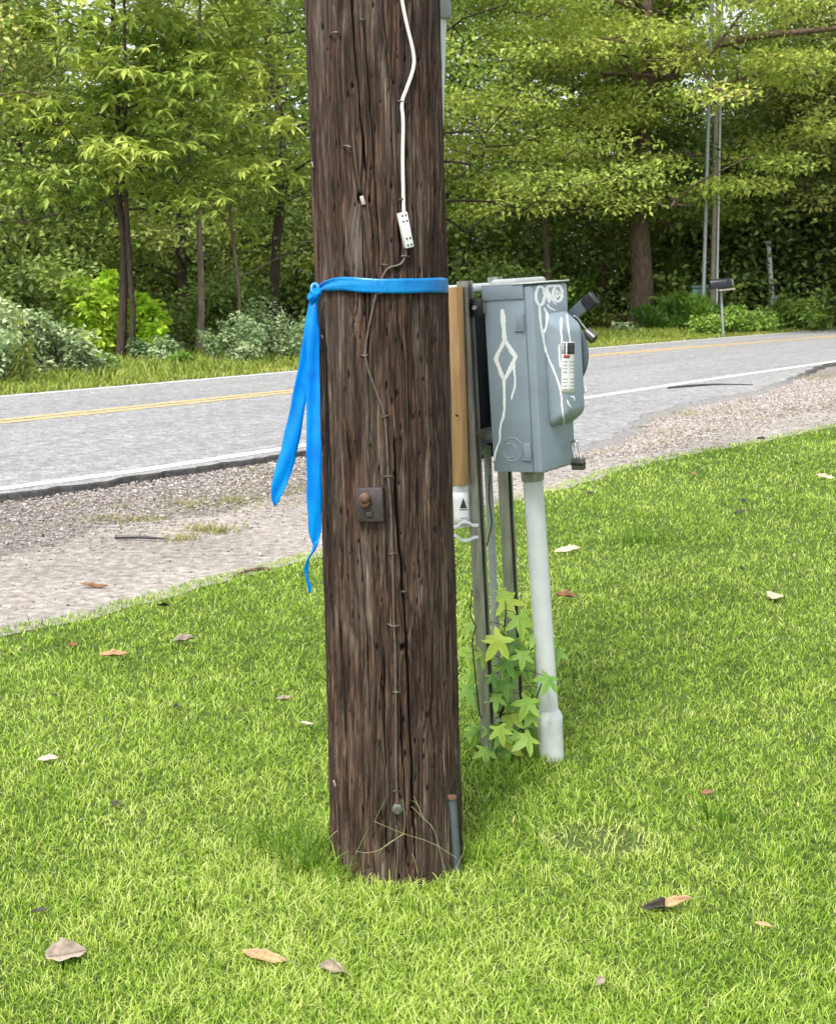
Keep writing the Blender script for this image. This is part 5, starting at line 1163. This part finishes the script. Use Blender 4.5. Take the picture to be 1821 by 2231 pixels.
# ------------------------------------------------------------------ shrubs on the far verge
def shrub_at(px, py, wpx, hpx, name, label, tone, mt, seed, n, L=.1, Wd=.06, **kw):
    p = gnd(px, py); dep = p.y * cp + CAM_H * sp; return make_shrub(name, label, (p.x, p.y, 0), wpx / F_PX * dep, hpx / F_PX * dep, tone, M[mt], seed, n, L, Wd, **kw)
shrub_at(205, 792, 170, 205, 'shrub', 'bright lime-yellow bush around the dark twin trunk', .92, 'leaf_bright', 201, 6200, .16, .11)
shrub_at(325, 790, 110, 135, 'shrub', 'lime bush just right of the dark twin trunk', .80, 'leaf_bright', 202, 3600, .14, .09)
shrub_at(50, 830, 170, 170, 'shrub', 'tall pale grey-green weedy bush at the left edge', .85, 'leaf_grey', 203, 6200, .11, .055)
shrub_at(150, 826, 150, 110, 'shrub', 'pale frosted-green weeds below the lime bush', .82, 'leaf_grey', 204, 5200, .09, .045)
shrub_at(-40, 845, 180, 140, 'shrub', 'green weeds cut by the left edge of the picture', .65, 'leaf_grey', 205, 3000, .1, .06)
shrub_at(340, 800, 100, 75, 'shrub', 'dark leafy weeds between the two left trunks', .42, 'leaf_grey', 206, 2600, .09, .05)
shrub_at(520, 800, 120, 125, 'shrub', 'bluish green weeds right of the pale trunk', .6, 'leaf_grey', 207, 4200, .085, .035)
shrub_at(610, 792, 170, 160, 'shrub', 'bluish green weeds touching the blue ribbon in view', .55, 'leaf_grey', 208, 4200, .085, .035)
shrub_at(700, 783, 150, 110, 'shrub', 'weeds hidden mostly behind the wooden pole', .42, 'leaf_grey', 209, 1500, .1, .05)
shrub_at(225, 818, 60, 45, 'shrub', 'low green weeds at the foot of the dark twin trunk', .5, 'weed', 210, 1400, .09, .05)
shrub_at(395, 806, 60, 40, 'shrub', 'low weeds at the foot of the pale trunk', .5, 'weed', 211, 1400, .09, .05)
shrub_at(1330, 722, 110, 45, 'shrub', 'low dark leafy clump left of the oak foot', .5, 'leaf_olive', 212, 1500, .14, .08)
shrub_at(1482, 728, 165, 80, 'shrub', 'dark grassy bush right of the oak trunk', .30, 'weed', 213, 9000, .20, .06, droop=-.5)
shrub_at(1450, 712, 140, 150, 'shrub', 'loose green bush close behind the oak trunk', .65, 'leaf_yellow', 214, 1800, .16, .1)
shrub_at(1590, 731, 120, 62, 'shrub', 'fresh green weeds round the mailbox post', .75, 'weed', 215, 3000, .15, .08)
shrub_at(1715, 722, 150, 85, 'shrub', 'fresh green bush at the foot of the pale leaning post', .75, 'weed', 216, 3200, .16, .09)
shrub_at(1800, 716, 130, 80, 'shrub', 'pale-flowering weeds at the right edge of the far verge', .6, 'leaf_grey', 217, 2400, .15, .09)
shrub_at(1640, 694, 160, 150, 'shrub', 'dark undergrowth between mailbox and pale post', .5, 'leaf_dark', 218, 3000, .2, .13)
shrub_at(1780, 692, 170, 170, 'shrub', 'dark undergrowth right of the pale post', .5, 'leaf_dark', 219, 3000, .2, .13)
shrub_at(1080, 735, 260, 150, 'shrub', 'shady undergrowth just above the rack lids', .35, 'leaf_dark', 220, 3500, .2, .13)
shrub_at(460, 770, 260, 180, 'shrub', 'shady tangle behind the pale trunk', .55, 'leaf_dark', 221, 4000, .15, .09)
shrub_at(60, 795, 260, 260, 'shrub', 'tall dark shrub behind the frosted weeds at left', .5, 'leaf_dark', 222, 4500, .16, .1)
shrub_at(1540, 735, 90, 45, 'shrub', 'low bright weeds just left of the mailbox post', .8, 'weed', 230, 2200, .13, .07)
shrub_at(1650, 728, 110, 48, 'shrub', 'low bright weeds between mailbox and pale leaning post', .85, 'weed', 231, 2600, .13, .07)
shrub_at(1760, 720, 110, 50, 'shrub', 'low bright weeds right of the pale leaning post', .8, 'weed', 232, 2600, .13, .07)
shrub_at(1355, 735, 70, 30, 'shrub', 'tiny leafy clump against the left of the oak foot', .7, 'leaf_grey', 233, 1200, .12, .07)
shrub_at(1450, 716, 110, 150, 'shrub', 'tall fresh-green bush standing right behind the oak trunk', .7, 'weed', 234, 3200, .16, .09)
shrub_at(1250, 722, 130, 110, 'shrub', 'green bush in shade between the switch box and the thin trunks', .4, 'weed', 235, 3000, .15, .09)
# tall plant spike at left
sk = thing('tall_weed', 'single tall weed with pointed drooping leaves near the left edge', 'plant', tuple(gnd(52, 845))); s0 = gnd(52, 845); tp = at(48, 680, s0.y)
mb = MB(); mb.tube([s0, (s0 + tp) / 2, tp], [.015, .012, .005], 6); mb.build('stem', M['green_blade'], sk)
rs = np.random.RandomState(3); kk = 60; f = rs.uniform(.1, 1, kk); P = np.array(s0)[None] + (np.array(tp) - np.array(s0))[None] * f[:, None]; q = rs.rand(kk) * 6.28; D = np.stack([np.cos(q), np.sin(q), .5 - rs.rand(kk)], 1)
V_, F_, = leaf_mesh(P, D, np.tile([0, 0, 1.], (kk, 1)), np.full(kk, .30) * (1.15 - f * .6), np.full(kk, .05), .15, .4); npmesh('foliage', V_, F_, M['leaf_olive'], sk, tone=np.repeat(np.full(kk, .55), 4))

# ------------------------------------------------------------------ far roadside furniture
M['pole_far'] = simple('pale_grey_pole_wood', (0.30, 0.27, 0.23), 0.9, 0, 0.3, 3, 0.3, stretch=(3, 3, .3))
M['metal_far'] = simple('grey_metal_pole', (0.30, 0.33, 0.33), 0.5, 0.3, 0.1, 5, 0.05)
Yf = 42.6
b0 = at(1553, 668, Yf); b0.z = 0; up = thing('utility_pole', 'distant light grey wooden pole with a pale conduit, beyond the mailbox', 'utility pole', tuple(b0))
tp = at(1564, 60, Yf); d_ = (tp - b0) / (tp.z); mb = MB(); mb.tube([b0, b0 + d_ * 12], [.085, .07], 14); mb.build('shaft', M['pole_far'], up, smooth=True)
mb = MB(); o2 = Vector((.11, -.09, 0)); mb.tube([b0 + o2, b0 + d_ * 10 + o2 * .9], .036, 10); mb.build('conduit', M['pvc_white'], up, smooth=True)
b1 = at(1532, 668, Yf - 1.2); b1.z = 0; d_ = (at(1549, 60, Yf - 1.2) - b1); d_ /= d_.z
mp_ = thing('metal_pole', 'slim grey metal pole standing left of the distant wooden pole', 'pole', tuple(b1)); mb = MB(); mb.tube([b1, b1 + d_ * 11], .058, 14); mb.build('shaft', M['metal_far'], mp_, smooth=True)
mb = MB(); mb.tube([b1 + d_ * 11 - Vector((0, 0, .1)), b1 + d_ * 11 + Vector((0, 0, .04))], [.095, .06], 12); mb.build('cap', M['metal_far'], mp_)
b2 = gnd(1686, 719); d_ = at(1674, 530, b2.y) - b2; wp = thing('leaning_post', 'short pale grey post leaning left among the right-hand bushes', 'post', tuple(b2)); mb = MB(); mb.tube([b2, b2 + d_], [.10, .075], 12); mb.build('shaft', M['pvc_white'], wp, smooth=True)
mb = MB(); q = b2 + d_; mb.box(q + Vector((-.03, 0, .04)), (Vector((1, 0, 0)), Vector((0, 1, 0)), Vector((0, 0, 1))), (.11, .04, .035)); mb.build('cap', M['metal_far'], wp, bevel=.01)
mb = MB(); mb.box(b2 + d_ * .38 + Vector((.13, -.05, 0)), (Vector((1, 0, 0)), Vector((0, 1, 0)), Vector((0, 0, 1))), (.10, .04, .07)); mb.build('bracket', M['pvc_white'], wp, bevel=.01)
# mailbox
b3 = gnd(1576, 738); Ym = b3.y; mbx = thing('mailbox', 'black mailbox on a thin pale post beside the far side of the road', 'mailbox', tuple(b3)); tp = at(1570, 628, Ym)
mb = MB(); mb.tube([b3, tp], .035, 8); mb.build('post', M['metal_far'], mbx, smooth=True)
c = at(1569, 617, Ym); s = Ym / F_PX; hw, hh = 24 * s, 10 * s; dpm = .13; prof = [(-dpm, -hh), (dpm, -hh), (dpm, hh * .25)] + [(dpm * math.cos(q), hh * .25 + hh * .75 * math.sin(q)) for q in np.linspace(.3, math.pi - .3, 7)] + [(-dpm, hh * .25)]
xa = Vector((.985, .0, .10)).normalized(); mb = MB(); mb.prism(prof, (c - xa * hw, Vector((0, 1, 0)), Vector((-.1, 0, 1)), xa), 2 * hw); mb.build('box', simple('dark_mailbox', (0.02, 0.022, 0.03), .4, .2, .2, 10, .05), mbx, bevel=.02, seg=3)
mb = MB(); mb.box(c + xa * hw * 1.01, (xa, Vector((0, 1, 0)), Vector((-.1, 0, 1))), (.02, dpm * .9, hh * .7)); mb.build('door', M['metal_far'], mbx, bevel=.01)
mb = MB(); mb.box(c - Vector((-.15, .14, hh * 1.3)), (xa, Vector((0, 1, 0)), Vector((0, 0, 1))), (hw * .7, .10, .02)); mb.build('shelf', M['pole_far'], mbx)
mb = MB(); mb.box(c + xa * hw * .6 + Vector((0, -dpm - .012, -.02)), (xa, Vector((0, 1, 0)), Vector((0, 0, 1))), (.03, .01, .10)); mb.build('flag', M['black'], mbx)
# green bin
c = at(1520, 665, 41.8); c.z = 0; zt = at(1520, 622, 41.8).z; zb_ = 0.0; wb = 16 * 41.8 / F_PX
M['bin'] = simple('dull_green_plastic', (0.05, 0.12, 0.10), .5, 0, .15, 8, .05)
bn = thing('waste_bin', 'dull green wheeled bin left of the distant poles', 'bin', tuple(c)); mb = MB()
mb.add([c + Vector((x * wb * f, y * wb * f, z)) for f, z in ((.82, .08), (1, zt - .08)) for x, y in ((-1, -1), (1, -1), (1, 1), (-1, 1))], [(3, 2, 1, 0), (4, 5, 6, 7), (0, 1, 5, 4), (1, 2, 6, 5), (2, 3, 7, 6), (3, 0, 4, 7)]); mb.build('body', M['bin'], bn, bevel=.02)
mb = MB(); mb.box(c + Vector((0, 0, zt - .04)), (Vector((1, 0, 0)), Vector((0, 1, 0)), Vector((0, 0, 1))), (wb * 1.1, wb * 1.1, .04)); mb.build('lid', M['bin'], bn, bevel=.015)
for x in (-1, 1): mb = MB(); mb.tube([c + Vector((x * wb * .8, wb * .9, .10)), c + Vector((x * wb * .95, wb * .9, .10))], .10, 14); mb.build('wheel', M['black'], bn)
